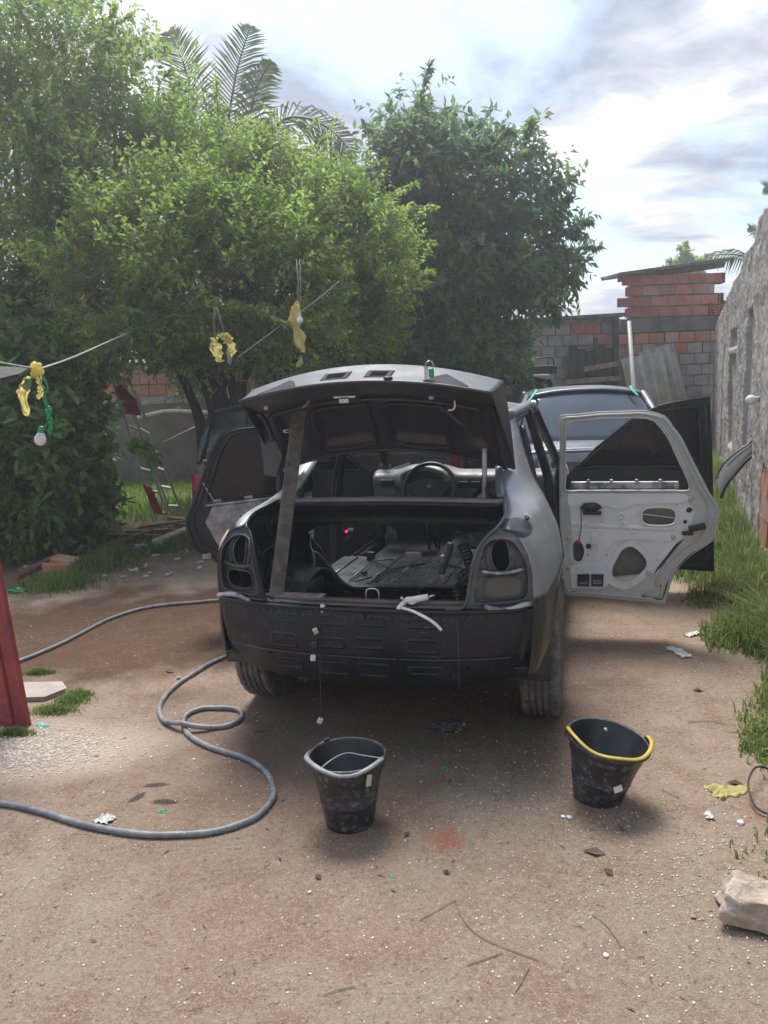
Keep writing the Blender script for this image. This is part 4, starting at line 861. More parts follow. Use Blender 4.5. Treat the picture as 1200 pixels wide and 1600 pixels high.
obj('gusset_plate', plate([(p.x, p.z) for p in gp], [], .03, lambda a, b, t: (a, YBk - .032 + t, b)), 'bulk', car, bevel=.006)
for pp in ([(487, 862), (500, 868), (520, 893), (545, 916), (600, 917), (740, 917)],):
    obj('bulkhead_rib', tube(cat([onc(u, v, YBk - .02) for u, v in pp], 4), .010, 6), 'bulk', car, True)
obj('boot_floor', grid(lambda u, v: (-.66 + 1.32 * u, -.52 + .82 * v, .40 + .012 * math.cos(u * 40) * (1 if .2 < u < .8 else 0)), 60, 10), 'inner', car, True, solid=.01)
def side_lin(sg):
    def f(u, v):
        y = -.40 + .70 * u; z = .38 + .58 * v; wh = math.exp(-((y - .02) / .26) ** 4) * (1 - ss(z, .58, .72)); x = .655 - .24 * wh - .06 * ss(z, .8, 1.0) + .012 * noise.noise(Vector((y * 6, z * 6, sg)))
        return (sg * min(x, .63), y, z)
    return grid(f, 40, 36)
for sg in (1, -1):
    obj('boot_side', side_lin(sg), 'inner', car, True, solid=.004)
    for k, (y, r) in enumerate(((-.30, .022), (.10, .03), (-.12, .016))):
        obj('side_stiffener', tube(cat([(sg * .645, y, .98), (sg * .60, y + .03, .84), (sg * .585, y + .05, .70), (sg * .60, y, .55), (sg * .62, y - .05, .42)], 5), r, 6, flat=.5), 'inner', car, True)
random.seed(11)
for i in range(9):                                  # cable looms
    a = onc(random.uniform(392, 470), random.uniform(835, 870), -.1); b = onc(random.uniform(390, 430), random.uniform(905, 932), -.35)
    obj('cable', tube(cat([a, a.lerp(b, .4) + Vector((random.uniform(-.06, .03), 0, random.uniform(-.05, .05))), a.lerp(b, .75) + Vector((random.uniform(-.05, .05), 0, -.03)), b], 5), random.uniform(.004, .009), 6), random.choice(['trim', 'bulk']), car, True)
obj('cable', tube(cat([onc(u, v, .1) for u, v in ((487, 830), (485, 850), (492, 875), (488, 890))], 4), .004, 6), 'wornsilver', car, True)
fp = [onc(u, v, .12) for u, v in ((704, 848), (702, 862), (694, 880), (690, 896))]
obj('filler_pipe', tube(cat(fp, 4), .018, 10), 'seatpan', car, True)
hp = cat([onc(u, v, -.18) for u, v in ((722, 850), (730, 868), (736, 892), (726, 910), (716, 922), (718, 940))], 8)
obj('corrugated_hose', tube(hp, [.023 + .004 * (i % 2) for i in range(len(hp))], 10), 'trim', car)
# --- cabin
def pan_pt(u, v):
    x = -.60 + 1.2 * u; y = .31 + .80 * v; z = .485 + .007 * math.sin(u * 22) * math.sin(v * PI) + .018 * math.exp(-(x / .10) ** 2) - .09 * ss(v, .85, 1)
    r = math.hypot(x - .30, y - .62); z += .006 * math.sin(r * 70) * math.exp(-(r / .18) ** 4)
    return (x, y, z)
obj('seat_pan', grid(pan_pt, 90, 50), 'seatpan', car, True, solid=.006)
for x in (-.25, -.13, .08): obj('floor_bead', tube([(x, .36, .492), (x + .01, .7, .494), (x + .02, 1.0, .490)], .014, 6), 'seatpan', car, True)
obj('sender_ring', xf(lathe([(.085, 0), (.085, .02), (.07, .028), (.06, .015), (.03, .02)], 24, True, True), Matrix.Translation((.30, .60, .488))), 'bulk', car, True)
obj('footwell', box(-.66, .66, 1.10, 2.25, .24, .26), 'inner', car); obj('footwell_step', box(-.62, .62, 1.09, 1.11, .25, .43), 'inner', car)
obj('tunnel', grid(lambda u, v: (.13 * math.cos(PI * u), 1.05 + 1.2 * v, .26 + .20 * math.sin(PI * u)), 12, 6), 'inner', car, True, solid=.01)
for sg in (1, -1):
    obj('rocker', box(sg * .66 if sg > 0 else -.75, .75 if sg > 0 else -.66, .33, 2.25, .20, .36), 'bulk' if sg > 0 else 'black', car, bevel=.02)
    obj('rocker_edge', tube([(sg * .70, .36, .37), (sg * .70, 2.2, .37)], .012, 6), 'black', car, True)
    bp_ = [(sg * .535, 1.13, 1.37), (sg * .60, 1.13, 1.15), (sg * .655, 1.14, .95), (sg * .685, 1.15, .7), (sg * .69, 1.15, .34)]
    obj('middle_pillar', tube(cat(bp_, 5), [.042] * 5 + [.045] * 6 + [.055] * 10, 8, flat=.6), 'black', car, True)
    obj('middle_pillar_seal', tube(cat([(x + sg * .02, y - .045, z) for x, y, z in bp_], 5), .010, 6), 'trim', car, True)
    obj('roof_rail', tube(cat([(sg * .49, .50, 1.365), (sg * .525, .8, 1.385), (sg * .53, 1.2, 1.39), (sg * .525, 1.6, 1.375), (sg * .53, 1.74, 1.345)], 5), .032, 8, flat=.8), 'primer' if sg > 0 else 'black', car, True)
    obj('roof_rail_inner', tube(cat([(sg * .505, .58, 1.325), (sg * .525, .8, 1.35), (sg * .535, 1.2, 1.35), (sg * .53, 1.6, 1.335)], 5), .020, 6), 'black', car, True)
    obj('front_pillar', tube(cat([(sg * .53, 1.74, 1.345), (sg * .59, 2.02, 1.15), (sg * .66, 2.32, .93)], 5), .034, 8, flat=.7), 'black', car, True)
    obj('front_pillar_base', tube(cat([(sg * .66, 2.32, .93), (sg * .70, 2.26, .6), (sg * .70, 2.26, .3)], 4), .05, 8), 'black', car, True)
    obj('inner_arch', tube(cat([(sg * .55, .60, 1.30), (sg * .60, .50, 1.12), (sg * .64, .42, .95)], 5), .018, 6), 'black', car, True)
obj('roof', grid(lambda u, v: ((u - .5) * (.98 + .06 * math.sin(v * PI)), .50 + 1.24 * v, 1.365 + .055 * math.sin(PI * u) ** .8 * 1 + .02 * math.sin(PI * v) - .03 * v ** 4), 24, 20), 'lidskin', car, True, solid=.01)
obj('roof_rear_frame', tube(cat([(-.47, .50, 1.36), (-.25, .47, 1.40), (0, .46, 1.41), (.25, .47, 1.40), (.47, .50, 1.36)], 5), .018, 6), 'black', car, True)
obj('windscreen_frame', tube(cat([(-.53, 1.74, 1.345), (-.25, 1.76, 1.39), (.25, 1.76, 1.39), (.53, 1.74, 1.345)], 5), .02, 6), 'black', car, True)
# dashboard
def dash_pt(u, v):
    x = -.66 + 1.32 * u; pr = cat([(0, 2.28, .875), (0, 2.12, .90), (0, 2.02, .895), (0, 1.96, .87), (0, 1.95, .82), (0, 1.98, .76), (0, 2.0, .70), (0, 2.06, .62)], 4); p = pr[int(round(v * (len(pr) - 1)))]
    hood = math.exp(-((x + .27) / .19) ** 4); y = p.y - .03 * hood * (1 if p.z > .8 else 0); z = p.z + .045 * hood * ss(p.z, .84, .90)
    pas = ss(x, .04, .10) * (1 - ss(x, .38, .46)); y += .03 * pas * (1 - ss(abs(p.z - .80), .02, .04))
    return (x, y, z)
db = obj('dashboard', grid(dash_pt, 80, 29), 'dash', car, True, solid=.01)
obj('instrument_binnacle', plate(oval(-.27, .865, .155, .055, 24, 2.6), [], .06, lambda a, b, t: (a, 1.895 + t, b)), 'trim', db, bevel=.01)
obj('binnacle_hood', tube(cat([(-.43, 1.90, .83), (-.41, 1.89, .90), (-.27, 1.88, .935), (-.13, 1.89, .90), (-.11, 1.90, .83)], 5), .018, 8), 'dash', db, True)
obj('air_vent', box(-.60, -.50, 1.93, 1.95, .80, .85), 'trim', db, bevel=.006)
for x in (.02, .11): obj('air_vent', box(x - .04, x + .03, 1.93, 1.96, .79, .835), 'trim', db, bevel=.006)
obj('glovebox_slot', box(.10, .44, 1.945, 1.965, .785, .80), 'trim', db)
sc_ = Vector((-.205, 1.80, .805)); Rm = Matrix.Translation(sc_) @ Matrix.Rotation(R(65), 4, 'X')
sw = obj('steering_wheel', xf(tube([(.185 * math.cos(a), .185 * math.sin(a), 0) for a in np.linspace(0, 2 * PI, 40, endpoint=False)], .0155, 8, True), Rm), 'trim', car, True)
obj('hub_pad', xf(join(plate(smooth2([(-.15, .02), (-.06, .065), (.06, .065), (.15, .02), (.11, -.03), (.07, -.08), (-.07, -.08), (-.11, -.03)], 4), [], .035, lambda a, b, t: (a, b, t - .02))), Rm), 'trim', sw, bevel=.01)
obj('spoke', xf(join(box(-.18, -.10, -.02, .025, -.01, .005), box(.10, .18, -.02, .025, -.01, .005), box(-.03, .03, -.18, -.07, -.01, .005)), Rm), 'trim', sw, bevel=.006)
obj('badge', xf(plate(oval(0, .01, .02, .012, 16), [], .006, lambda a, b, t: (a, b, .015 + t)), Rm), 'steel', sw)
obj('steering_column', tube([sc_, (-.205, 2.1, .68)], .035, 10), 'trim', car, True)
random.seed(17)
for i in range(7): obj('cross_bead', tube([(-.50 + .13 * i, .40, .498), (-.50 + .13 * i + .01, .95, .500)], .006, 5), 'seatpan', car, True)
for i, (x, y, sx, sy, sz) in enumerate(((-.42, .9, .05, .03, .05), (.12, .45, .03, .05, .03), (.45, .40, .06, .05, .06), (-.20, 1.0, .10, .03, .03), (.20, .95, .04, .04, .06), (.05, .75, .05, .02, .015), (-.35, .55, .03, .03, .02))):
    obj('floor_bracket', box(x, x + sx, y, y + sy, .488, .49 + sz), random.choice(['bulk', 'wornsilver', 'trim']), car, bevel=.004)
for i in range(6):
    x = random.uniform(-.4, .5); obj('floor_loom', tube(cat([(x, .36, .50), (x + random.uniform(-.15, .15), .6, .505), (x + random.uniform(-.25, .25), .85, .50), (x + random.uniform(-.3, .3), 1.05, .47)], 6), random.uniform(.004, .008), 5), 'trim', car, True)
# heater box and looms under the dash
obj('heater_box', join(xf(ico(.17, 3, .35, 2, (1, .8, 1.25)), Matrix.Translation((.12, 1.98, .56))), xf(ico(.12, 3, .3, 6, (1.2, .8, .8)), Matrix.Translation((.10, 1.86, .40))), xf(ico(.10, 3, .3, 9, (1.5, .8, .8)), Matrix.Translation((.36, 2.0, .66)))), 'trim', car, True)
obj('wheel_housing_front', join(box(-.65, .65, 2.26, 2.30, .3, .70)), 'inner', car)
random.seed(5)
for i in range(12):
    x = random.uniform(-.45, .5); obj('loom', tube(cat([(x, 1.96, .68), (x + random.uniform(-.1, .1), 1.88, random.uniform(.45, .6)), (x + random.uniform(-.1, .1), 1.95, random.uniform(.30, .42)), (x + random.uniform(-.2, .2), 1.7, .29)], 5), random.uniform(.004, .010), 5), 'trim', car, True)
obj('plug', box(-.03, .02, 1.84, 1.87, .60, .66), 'filler', car, bevel=.004)
# front end (mostly out of sight)
for sg in (1, -1):
    def wing(u, v, sg=sg):
        y = 2.26 + .95 * u; z = .84 - .50 * v; dz = y - 2.44 - .35
        zz = max(z, .29 + math.sqrt(max(.36 ** 2 - (y - 2.50) ** 2, 0))) if abs(y - 2.50) < .36 else z
        return (sg * (.735 - .06 * u * u + .02 * math.sin(v * PI)), y, zz)
    obj('front_wing', grid(wing, 30, 16), 'primer', car, True, solid=.004)
obj('front_valance', box(-.66, .66, 3.15, 3.22, .30, .74), 'bulk', car, bevel=.03)
obj('scuttle', box(-.66, .66, 2.28, 2.40, .78, .83), 'bulk', car, bevel=.01)
obj('engine_bay_rail', join(box(-.62, -.5, 2.4, 3.15, .5, .62), box(.5, .62, 2.4, 3.15, .5, .62)), 'bulk', car, bevel=.01)
# underbody
obj('underbody', box(-.60, .60, -.36, 2.3, .30, .335), 'bulk', car, bevel=.01)
obj('spare_wheel_tub', xf(lathe([(.10, .0), (.24, .01), (.28, .05), (.29, .09)], 28), Matrix.Translation((.05, -.30, .292))), 'bulk', car, True)
obj('rear_axle', tube([(-.6, 0, .27), (.6, 0, .27)], .035, 10), 'bulk', car, True)
obj('mudflap_bracket', box(.50, .55, -.30, -.27, .26, .36), 'trim', car)

# --- wheels
def tyre_profile(r=.287, w_=.175):
    h = w_ / 2; pr = [(r * .62, -h * .78), (r * .72, -h * .97), (r * .86, -h), (r * .955, -h * .93), (r * .992, -h * .82)]
    for k in range(5):
        x = -h * .66 + k * h * .33; pr += [(r, x - h * .12), (r, x + h * .10)]
        if k < 4: pr += [(r - .008, x + h * .12), (r - .008, x + h * .20)]
    return pr + [(r * .992, h * .82), (r * .955, h * .93), (r * .86, h), (r * .72, h * .97), (r * .62, h * .78)]
AX = Matrix.Rotation(R(90), 4, 'Y')
def tyre_mesh():
    V, Fs = lathe(tyre_profile(), 96, False); n = 96; out = []
    for i, v in enumerate(V):
        v = v.copy(); rr = math.hypot(v.x, v.y); j = i % n
        if rr > .270 and abs(v.z) > .045 and j % 3 == 0: v.x *= .978; v.y *= .978
        out.append(v)
    return xf((out, Fs), AX)
RIMPR = [(.175, -.065), (.18, -.05), (.165, -.04), (.15, .03), (.165, .05), (.182, .062), (.185, .068), (.17, .064), (.15, .045)]
def rim_mesh():
    parts = [lathe(RIMPR, 32, False), xf(lathe([(.15, 0), (.03, .012), (.0305, .03), (.001, .034)], 20, False), Matrix.Translation((0, 0, .012)))]
    for k in range(5):
        parts.append(xf(box(.02, .165, -.022, .022, .020, .042), Matrix.Rotation(2 * PI * k / 5, 4, 'Z')))
    return xf(join(*parts), AX)
wheel0 = obj('wheel', join(xf(lathe([(.06, -.03), (.06, .03)], 16, True, True), AX)), 'bulk', car)
ty = obj('tyre', tyre_mesh(), 'rubber', wheel0, False); ri = obj('rim', rim_mesh(), 'alloy', wheel0, False, bevel=.002)
for i, (x, y, rz) in enumerate(((.69, 0, 0), (-.672, 0, PI), (.69, 2.50, .1), (-.672, 2.50, PI + .1))):
    if i == 0: q = wheel0
    else:
        q = wheel0.copy(); C.objects.link(q); q.parent = car
        for ch in (ty, ri): c = ch.copy(); C.objects.link(c); c.parent = q
    q.location = (x, y, .287); q.rotation_euler = (.3 * i, 0, rz)

# --- boot lid
LX = -.04
def hz(a, base, k): return base - k * a * a
def lid_outer(u, v):
    a = -1 + 2 * u
    if v < .6:
        t = v / .6; y = .10 * (1 - t) - .2 * t; z = hz(a, 1.248, .115) * (1 - t) + hz(a, 1.632, .092) * t; half = .597 * (1 - t) + .578 * t
        y += .012 * math.sin(PI * t); z += .030 * math.sin(PI * t)
        if t > .9: pass
    else:
        t = (v - .6) / .4; y = -.2 * (1 - t) - .40 * t; z = hz(a, 1.632, .092) * (1 - t) + hz(a, 1.565, .065) * t; half = .578 * (1 - t) + .55 * t; z -= .006 * math.sin(PI * t)
    return (LX + half * a, y + .035 * a * a * (1 if v < .6 else 1), z)
lid = obj('boot_lid', grid(lid_outer, 60, 41), 'lidskin', car, True, solid=.003)
def lid_inner(u, v):
    a = -1 + 2 * u; pr = cat([(0, -.398, 1.562), (0, -.34, 1.540), (0, -.25, 1.525), (0, -.17, 1.505), (0, -.10, 1.45), (0, -.02, 1.36), (0, .05, 1.28), (0, .098, 1.248)], 6); n_ = len(pr) - 1
    p = pr[int(round(v * n_))]; t = v; k = .065 * (1 - t) + .115 * t; half = .548 + .045 * t
    e = ss(1 - abs(a), 0, .10); dep = 0
    for (a0, a1, b0, b1) in ((-.56, -.05, .50, .84), (.05, .56, .50, .84), (-.88, -.66, .45, .8), (.66, .88, .45, .8)):
        f = min(ss(a, a0, a0 + .07), 1 - ss(a, a1 - .07, a1)) * min(ss(v, b0, b0 + .07), 1 - ss(v, b1 - .07, b1)); dep = max(dep, f)
    rib = .012 * math.exp(-((v - .90) / .02) ** 2) + .012 * math.exp(-((v - .40) / .02) ** 2)
    off = (.024 * e - .030 * dep + rib * e) * ss(v, .12, .3) * (1 - ss(v, .95, 1) * .6)
    return (LX + half * a, p.y + .035 * a * a - off * .75, p.z - k * a * a - off * .65)
obj('lid_inner_panel', grid(lid_inner, 120, 43), 'lidinner', lid, True, solid=.002)
for a0, a1 in ((-.54, -.06), (.06, .54)):
    loop = smooth2([(a0 + .06, .50), (a0, .60), (a0 + .02, .76), (a0 + .08, .84), (a1 - .08, .84), (a1, .78), (a1, .55), (a1 - .04, .50)], 4)
    obj('pressed_rib', tube([Vector(lid_inner((a + 1) / 2, b)) + Vector((0, -.006, -.005)) for a, b in loop], .007, 6, True), 'lidinner', lid, True)
for b in (.40, .91): obj('pressed_rib', tube([Vector(lid_inner((a + 1) / 2, b)) + Vector((0, -.004, -.003)) for a in np.linspace(-.85, .85, 40)], .008, 6), 'lidinner', lid, True)
for sg in (1, -1):
    pts = [lid_outer((1 + sg) / 2, v) for v in np.linspace(0, 1, 21)]; c = Vector(pts[0]).lerp(Vector(pts[-1]), .5); V = [Vector(p) for p in pts] + [c + Vector((-sg * .0, 0, .01))]
    obj('lid_side', (V, [[i, i + 1, 21] for i in range(20)]), 'lidinner', lid, solid=.004)
    fl = [Vector(lid_inner(.5 + sg * .47, v)) + Vector((0, -.012, -.008)) for v in np.linspace(.30, .97, 12)]
    obj('lid_flange', tube(fl, .013, 6, flat=.5), 'bulk' if sg < 0 else 'lidinner', lid, True)
obj('left_side_return', plate([(p.x, p.z) for p in [onc(u, v, -.05) for u, v in ((402, 648), (424, 652), (430, 690), (440, 712), (430, 744), (413, 742))]], [], .012, lambda a, b, t: (a, -.05 + t, b)), 'bulk', lid, bevel=.003)
def lidpt(u, v, d=0):
    return Vector(lid_outer(u, v)) + Vector((0, -.4, .9)).normalized() * d
def lu(px, lo=0, hi=1): return px
for a0, a1 in ((-.315, -.10), (.035, .235)):
    u0, u1 = (a0 + 1) / 2, (a1 + 1) / 2
    c = [lidpt(u0, .74, .002), lidpt(u1, .74, .002), lidpt(u1, .91, .002), lidpt(u0, .91, .002)]
    obj('lamp_slot', (c + [p + Vector((0, -.001, .003)) for p in c], [[0, 1, 2, 3], [4, 5, 6, 7], [0, 1, 5, 4], [1, 2, 6, 5], [2, 3, 7, 6], [3, 0, 4, 7]]), 'bulkmatt', lid)
    ci = [c[0].lerp(c[2], f) for f in (.16, .84)]; w0, w1 = (u0 + .02, u1 - .02)
    c = [lidpt(w0, .78, .005), lidpt(w1, .78, .005), lidpt(w1, .88, .005), lidpt(w0, .88, .005)]
    obj('lamp_slot', (c + [p + Vector((0, -.001, .003)) for p in c], [[0, 1, 2, 3], [4, 5, 6, 7], [0, 1, 5, 4], [1, 2, 6, 5], [2, 3, 7, 6], [3, 0, 4, 7]]), 'matt', lid)  # proud plates, coloured dark in place of the shade in recessed slots
for sg in (1, -1):                                   # flat dark plates imitate shade in the pressed ends of the number-plate scallop
    pts = [lidpt(.5 + sg * a_ / 2, b_, .004) for a_, b_ in ((.50, .98), (.56, .80), (.62, .72), (.70, .80), (.80, .92), (.84, .98))]
    obj('plate_scallop', (pts, [[0, 1, 2, 3, 4, 5]]), 'bulkmatt', lid, solid=.002)
obj('lid_lip', tube([Vector(lid_outer(u, 1)) + Vector((0, -.002, -.004)) for u in np.linspace(0, 1, 50)], .007, 6), 'bulk', lid, True)
obj('lid_front_lip', tube([Vector(lid_outer(u, 0)) + Vector((0, -.004, 0)) for u in np.linspace(0, 1, 50)], .008, 6), 'bulk', lid, True)
obj('lid_catch', join(xf(box(-.05, .05, -.01, .012, -.006, .006), Matrix.Translation(onc(539, 620, -.30))), xf(box(-.022, .022, -.02, 0, -.022, .0), Matrix.Translation(onc(539, 622, -.30)))), 'steel', lid, bevel=.004)
obj('lid_button', xf(ico(.014, 2), Matrix.Translation(onc(674, 620, -.25))), 'wornsilver', lid, True); obj('lid_button', xf(ico(.012, 2), Matrix.Translation(onc(416, 637, -.28))), 'wornsilver', lid, True)
obj('lid_bolt', xf(lathe([(.02, 0), (.02, .006), (.012, .010)], 14, True, True), Matrix.Translation(lidpt(.62, .97, .004))), 'lidskin', lid, True)
obj('lid_wire', tube(cat([onc(u, v, -.28) for u, v in ((710, 626), (711, 634), (708, 640), (700, 641))], 4), .004, 6), 'white', lid, True)
obj('lid_wire', tube(cat([onc(u, v, -.25) for u, v in ((484, 626), (479, 632), (473, 636))], 4), .005, 6), 'wornsilver', lid, True)
obj('lid_stay', tube([onc(u, v, -.18) for u, v in ((680, 628), (700, 645), (727, 667))], .010, 6), 'lidinner', lid, True)
obj('lid_vent', plate(oval(*[onc(452, 673, -.05)[i] for i in (0, 2)], .022, .009, 14), [oval(*[onc(452, 673, -.05)[i] for i in (0, 2)], .012, .004, 10)], .006, lambda a, b, t: (a, -.08 + t, b)), 'wornsilver', lid)
obj('lid_hinge', tube(cat([onc(u, v, .02) for u, v in ((470, 650), (452, 690), (440, 712), (437, 750), (437, 790), (441, 812), (449, 832))], 5), .016, 8), 'trim', car, True)
obj('lid_hinge', tube(cat([onc(u, v, .02) for u, v in ((757, 700), (757, 745), (757, 790), (759, 818))], 5), .012, 8), 'wornsilver', car, True)

# --- doors.  outline points: x across the open door, z up
XS = -.025
def dens(P, ml=.07):
    out = []
    for a, b in zip(P, P[1:] + P[:1]):
        k = max(1, int(math.hypot(b[0] - a[0], b[1] - a[1]) / ml)); out += [(a[0] + (b[0] - a[0]) * i / k, a[1] + (b[1] - a[1]) * i / k) for i in range(k)]
    return out
DO = [(.748, 1.325), (.97, 1.343), (1.219, 1.344), (1.325, 1.312), (1.414, 1.192), (1.505, 1.007), (1.571, .876), (1.619, .801), (1.627, .745), (1.594, .594), (1.501, .525), (1.415, .431), (1.374, .329), (1.348, .219), (.787, .252), (.757, .33), (.745, .747)]
DO = [(a + XS, b) for a, b in DO]; DO2 = smooth2(dens(DO), 2)
DW = [(a + XS, b) for a, b in [(.778, 1.262), (.826, 1.292), (1.0, 1.304), (1.185, 1.305), (1.270, 1.285), (1.345, 1.187), (1.414, 1.038), (1.46, .935), (1.46, .885), (.779, .885)]]; DW2 = smooth2(dens(DW), 2)
def rear_door(door, y, fm, mf, mi, mo, full=True, glass=None):
    """door: parent part; y: plane of the inner face; fm maps a mesh (mirror or turn)."""
    P3 = lambda a, b, d=0: (a, y + d, b)
    obj('window_frame', fm(plate(DO2, [DW2, [(a + XS, b) for a, b in [(.80, .86), (1.44, .86), (1.50, .76), (1.44, .60), (1.30, .40), (.84, .33)]]], .035, lambda a, b, t: P3(a, b, t))), mf, door, bevel=.006)
    for inset, r, d in ((.016, .007, -.004),):
        cen = Vector((1.15 + XS, .85)); pts = [P3(*(Vector(p).lerp(cen, .035)), d) for p in DO2]; obj('door_seal', fm(tube(pts, r, 6, True)), mf, door, True)
    obj('window_seal', fm(tube([P3(a, b, -.004) for a, b in DW2], .007, 6, True)), mf, door, True)
    band = [P3(a + XS, b, -.003) for a, b in [(p.x, p.y) for p in cat([(a, b, 0) for a, b in ((1.19, 1.325), (1.29, 1.300), (1.375, 1.19), (1.455, 1.02), (1.515, .89), (1.56, .81), (1.565, .74), (1.54, .635), (1.44, .555), (1.34, .44), (1.29, .33))], 5)]]
    obj('frame_crease', fm(tube(band, .010, 6, flat=.6)), mf, door, True)
    obj('bottom_seal', fm(tube([P3(.80 + XS, .272, -.004), P3(1.33 + XS, .243, -.004), P3(1.355 + XS, .33, -.004), P3(1.40 + XS, .43, -.004), P3(1.50 + XS, .54, -.004)], .005, 6)), 'bulk', door, True)
    skin = [(a, b) for a, b in DO if b < .90] + [(.745 + XS, .88)]
    obj('outer_skin', fm(plate(skin, [], .006, lambda a, b, t: P3(a, b, .075 + t))), mo, door)
    ip = [(a + XS, b) for a, b in [(.775, .882), (1.46, .882), (1.50, .84), (1.535, .76), (1.52, .67), (1.40, .575), (1.30, .43), (1.24, .31), (.80, .285), (.778, .40)]]
    if full:
        ho = oval(1.304 + XS, .734, .095, .055, 22, 3.2); he = smooth2([(a + XS, b) for a, b in [(1.045, .414), (1.075, .49), (1.106, .541), (1.168, .557), (1.241, .483), (1.235, .417), (1.145, .337), (1.06, .355)]], 3)
        hl = smooth2([(a + XS, b) for a, b in [(.81, .519), (.822, .57), (.851, .595), (.88, .57), (.895, .519), (.88, .465), (.855, .450), (.825, .465)]], 2)
        dots = [(1.467, .772, .017), (1.447, .704, .012), (.914, .551, .017), (.802, .315, .012), (1.40, .80, .006), (1.38, .66, .006), (.99, .70, .005), (1.16, .655, .008), (.95, .66, .006), (1.02, .50, .005), (.91, .50, .005)]
        obj('inner_panel', fm(plate(ip, [ho, he, hl] + [oval(a + XS, b, r, r, 10) for a, b, r in dots], .010, lambda a, b, t: P3(a, b, .006 + t))), mi, door, bevel=.003)
        up = smooth2(dens([(a + XS, b) for a, b in [(.80, .868), (1.44, .868), (1.47, .83), (1.40, .815), (1.16, .805), (1.09, .772), (1.02, .795), (.80, .80)]], .06), 2)
        obj('upper_pressing', fm(plate(up, [], .010, lambda a, b, t: P3(a, b, -.002 + t))), mi, door, bevel=.004)
        lw_ = smooth2(dens([(a + XS, b) for a, b in [(.81, .43), (.99, .43), (1.02, .40), (1.03, .33), (.99, .298), (.82, .298)]], .06), 2)
        sq = [[(a + XS - .03, b - .03), (a + XS + .03, b - .03), (a + XS + .03, b + .03), (a + XS - .03, b + .03)] for a, b in ((.885, .347), (.965, .349))]
        obj('switch_pressing', fm(plate(lw_, sq, .012, lambda a, b, t: P3(a, b, -.004 + t))), mi, door, bevel=.004)
        cc = Vector((sum(p[0] for p in he) / len(he), sum(p[1] for p in he) / len(he))); he2 = [tuple(cc + (Vector(p) - cc) * 1.30) for p in he]; he3 = [tuple(cc + (Vector(p) - cc) * 1.02) for p in he]
        obj('speaker_pressing', fm(plate(he2, [he3], .010, lambda a, b, t: P3(a, b, -.002 + t))), mi, door, bevel=.004)
        mid = smooth2(dens([(a + XS, b) for a, b in [(.93, .655), (1.10, .645), (1.17, .622), (1.40, .62), (1.42, .60), (1.30, .585), (1.24, .60), (1.13, .595), (1.04, .57), (1.0, .50), (.97, .47), (.94, .47)]], .06), 2)
        obj('middle_pressing', fm(plate(mid, [oval(.95 + XS, .55, .02, .02, 10)], .008, lambda a, b, t: P3(a, b, -.001 + t))), mi, door, bevel=.004)
        for h in (ho, he, hl): obj('hole_rim', fm(tube([P3(a, b, .004) for a, b in h], .007, 6, True)), mi, door, True)
        for a, b, r in dots[:4]: obj('rubber_plug', fm(xf(ico(r * .9, 2, 0, 0, (1, .4, 1)), Matrix.Translation(P3(a + XS, b, .012)))), 'trim' if r > .01 else mi, door, True)
        for a, b in ((1.095, .735), (1.165, .655), (.90, .405), (1.10, .69)): obj('boss', fm(xf(lathe([(.022, 0), (.018, .012), (.010, .012), (.008, .004)], 16, False, True), Matrix.Translation(P3(a + XS, b, .006)) @ Matrix.Rotation(R(90), 4, 'X'))), mi, door, True)
        for pts, r in (([(.80, .69), (1.0, .672), (1.25, .665), (1.36, .66), (1.39, .668)], .016), ([(.80, .645), (.95, .64), (1.08, .625), (1.15, .595), (1.38, .595)], .010), ([(.99, .80), (1.08, .765), (1.16, .80), (1.30, .83), (1.46, .835)], .008), ([(.98, .42), (1.0, .36), (1.06, .315), (1.16, .300), (1.24, .33), (1.32, .42)], .009), ([(.80, .875), (1.1, .872), (1.45, .872)], .010), ([(1.02, .46), (1.0, .50), (.96, .52)], .006)):
            obj('pressed_rib', fm(tube([P3(a + XS, b, .010) for a, b in [(q.x, q.y) for q in cat([(a, b, 0) for a, b in pts], 5)]], r, 8, flat=.6, up=(0, 1, 0))), mi, door, True)
        for a, b in ((.885, .347), (.965, .349)):
            f_ = obj('switch_frame', fm(plate([(a + XS - .034, b - .036), (a + XS + .034, b - .036), (a + XS + .034, b + .036), (a + XS - .034, b + .036)], [[(a + XS - .024, b - .024), (a + XS + .024, b - .024), (a + XS + .024, b + .024), (a + XS - .024, b + .024)]], .02, lambda p, q, t: P3(p, q, -.010 + t))), 'trim', door, bevel=.003)
            obj('switch_insert', fm(join(box(a + XS - .024, a + XS + .024, y + .002, y + .006, b - .024, b + .024), *[box(a + XS - .022, a + XS + .022, y - .004, y + .002, b - .016 + .014 * k, b - .010 + .014 * k) for k in range(3)])), 'bulk', f_)
        obj('window_winder', fm(join(xf(ico(.06, 3, .3, 4, (1, .4, .48)), Matrix.Translation(P3(.925 + XS, .79, -.01))), box(.88 + XS, .985 + XS, y - .03, y + .01, .748, .765))), 'trim', door, True)
        obj('pull_wire', fm(tube([P3(.87 + XS, .78, -.02), P3(.872 + XS, .68, -.02), P3(.858 + XS, .585, -.02)], .003, 5)), 'wire', door); obj('wire_plug', fm(xf(ico(.013, 2, .2), Matrix.Translation(P3(.858 + XS, .580, -.02)))), 'red', door, True)
        obj('pull_wire', fm(tube([P3(1.21 + XS, .745, .03), P3(1.39 + XS, .722, .03)], .003, 5)), 'steel', door)
        obj('door_latch', fm(join(xf(box(-.05, .04, -.02, .02, -.012, .022), Matrix.Translation(P3(1.515 + XS, .672, -.004)) @ Matrix.Rotation(R(-14), 4, 'Y')), xf(box(-.06, .0, -.012, .01, -.04, -.018), Matrix.Translation(P3(1.49 + XS, .67, -.004))))), 'trim', door, bevel=.004)
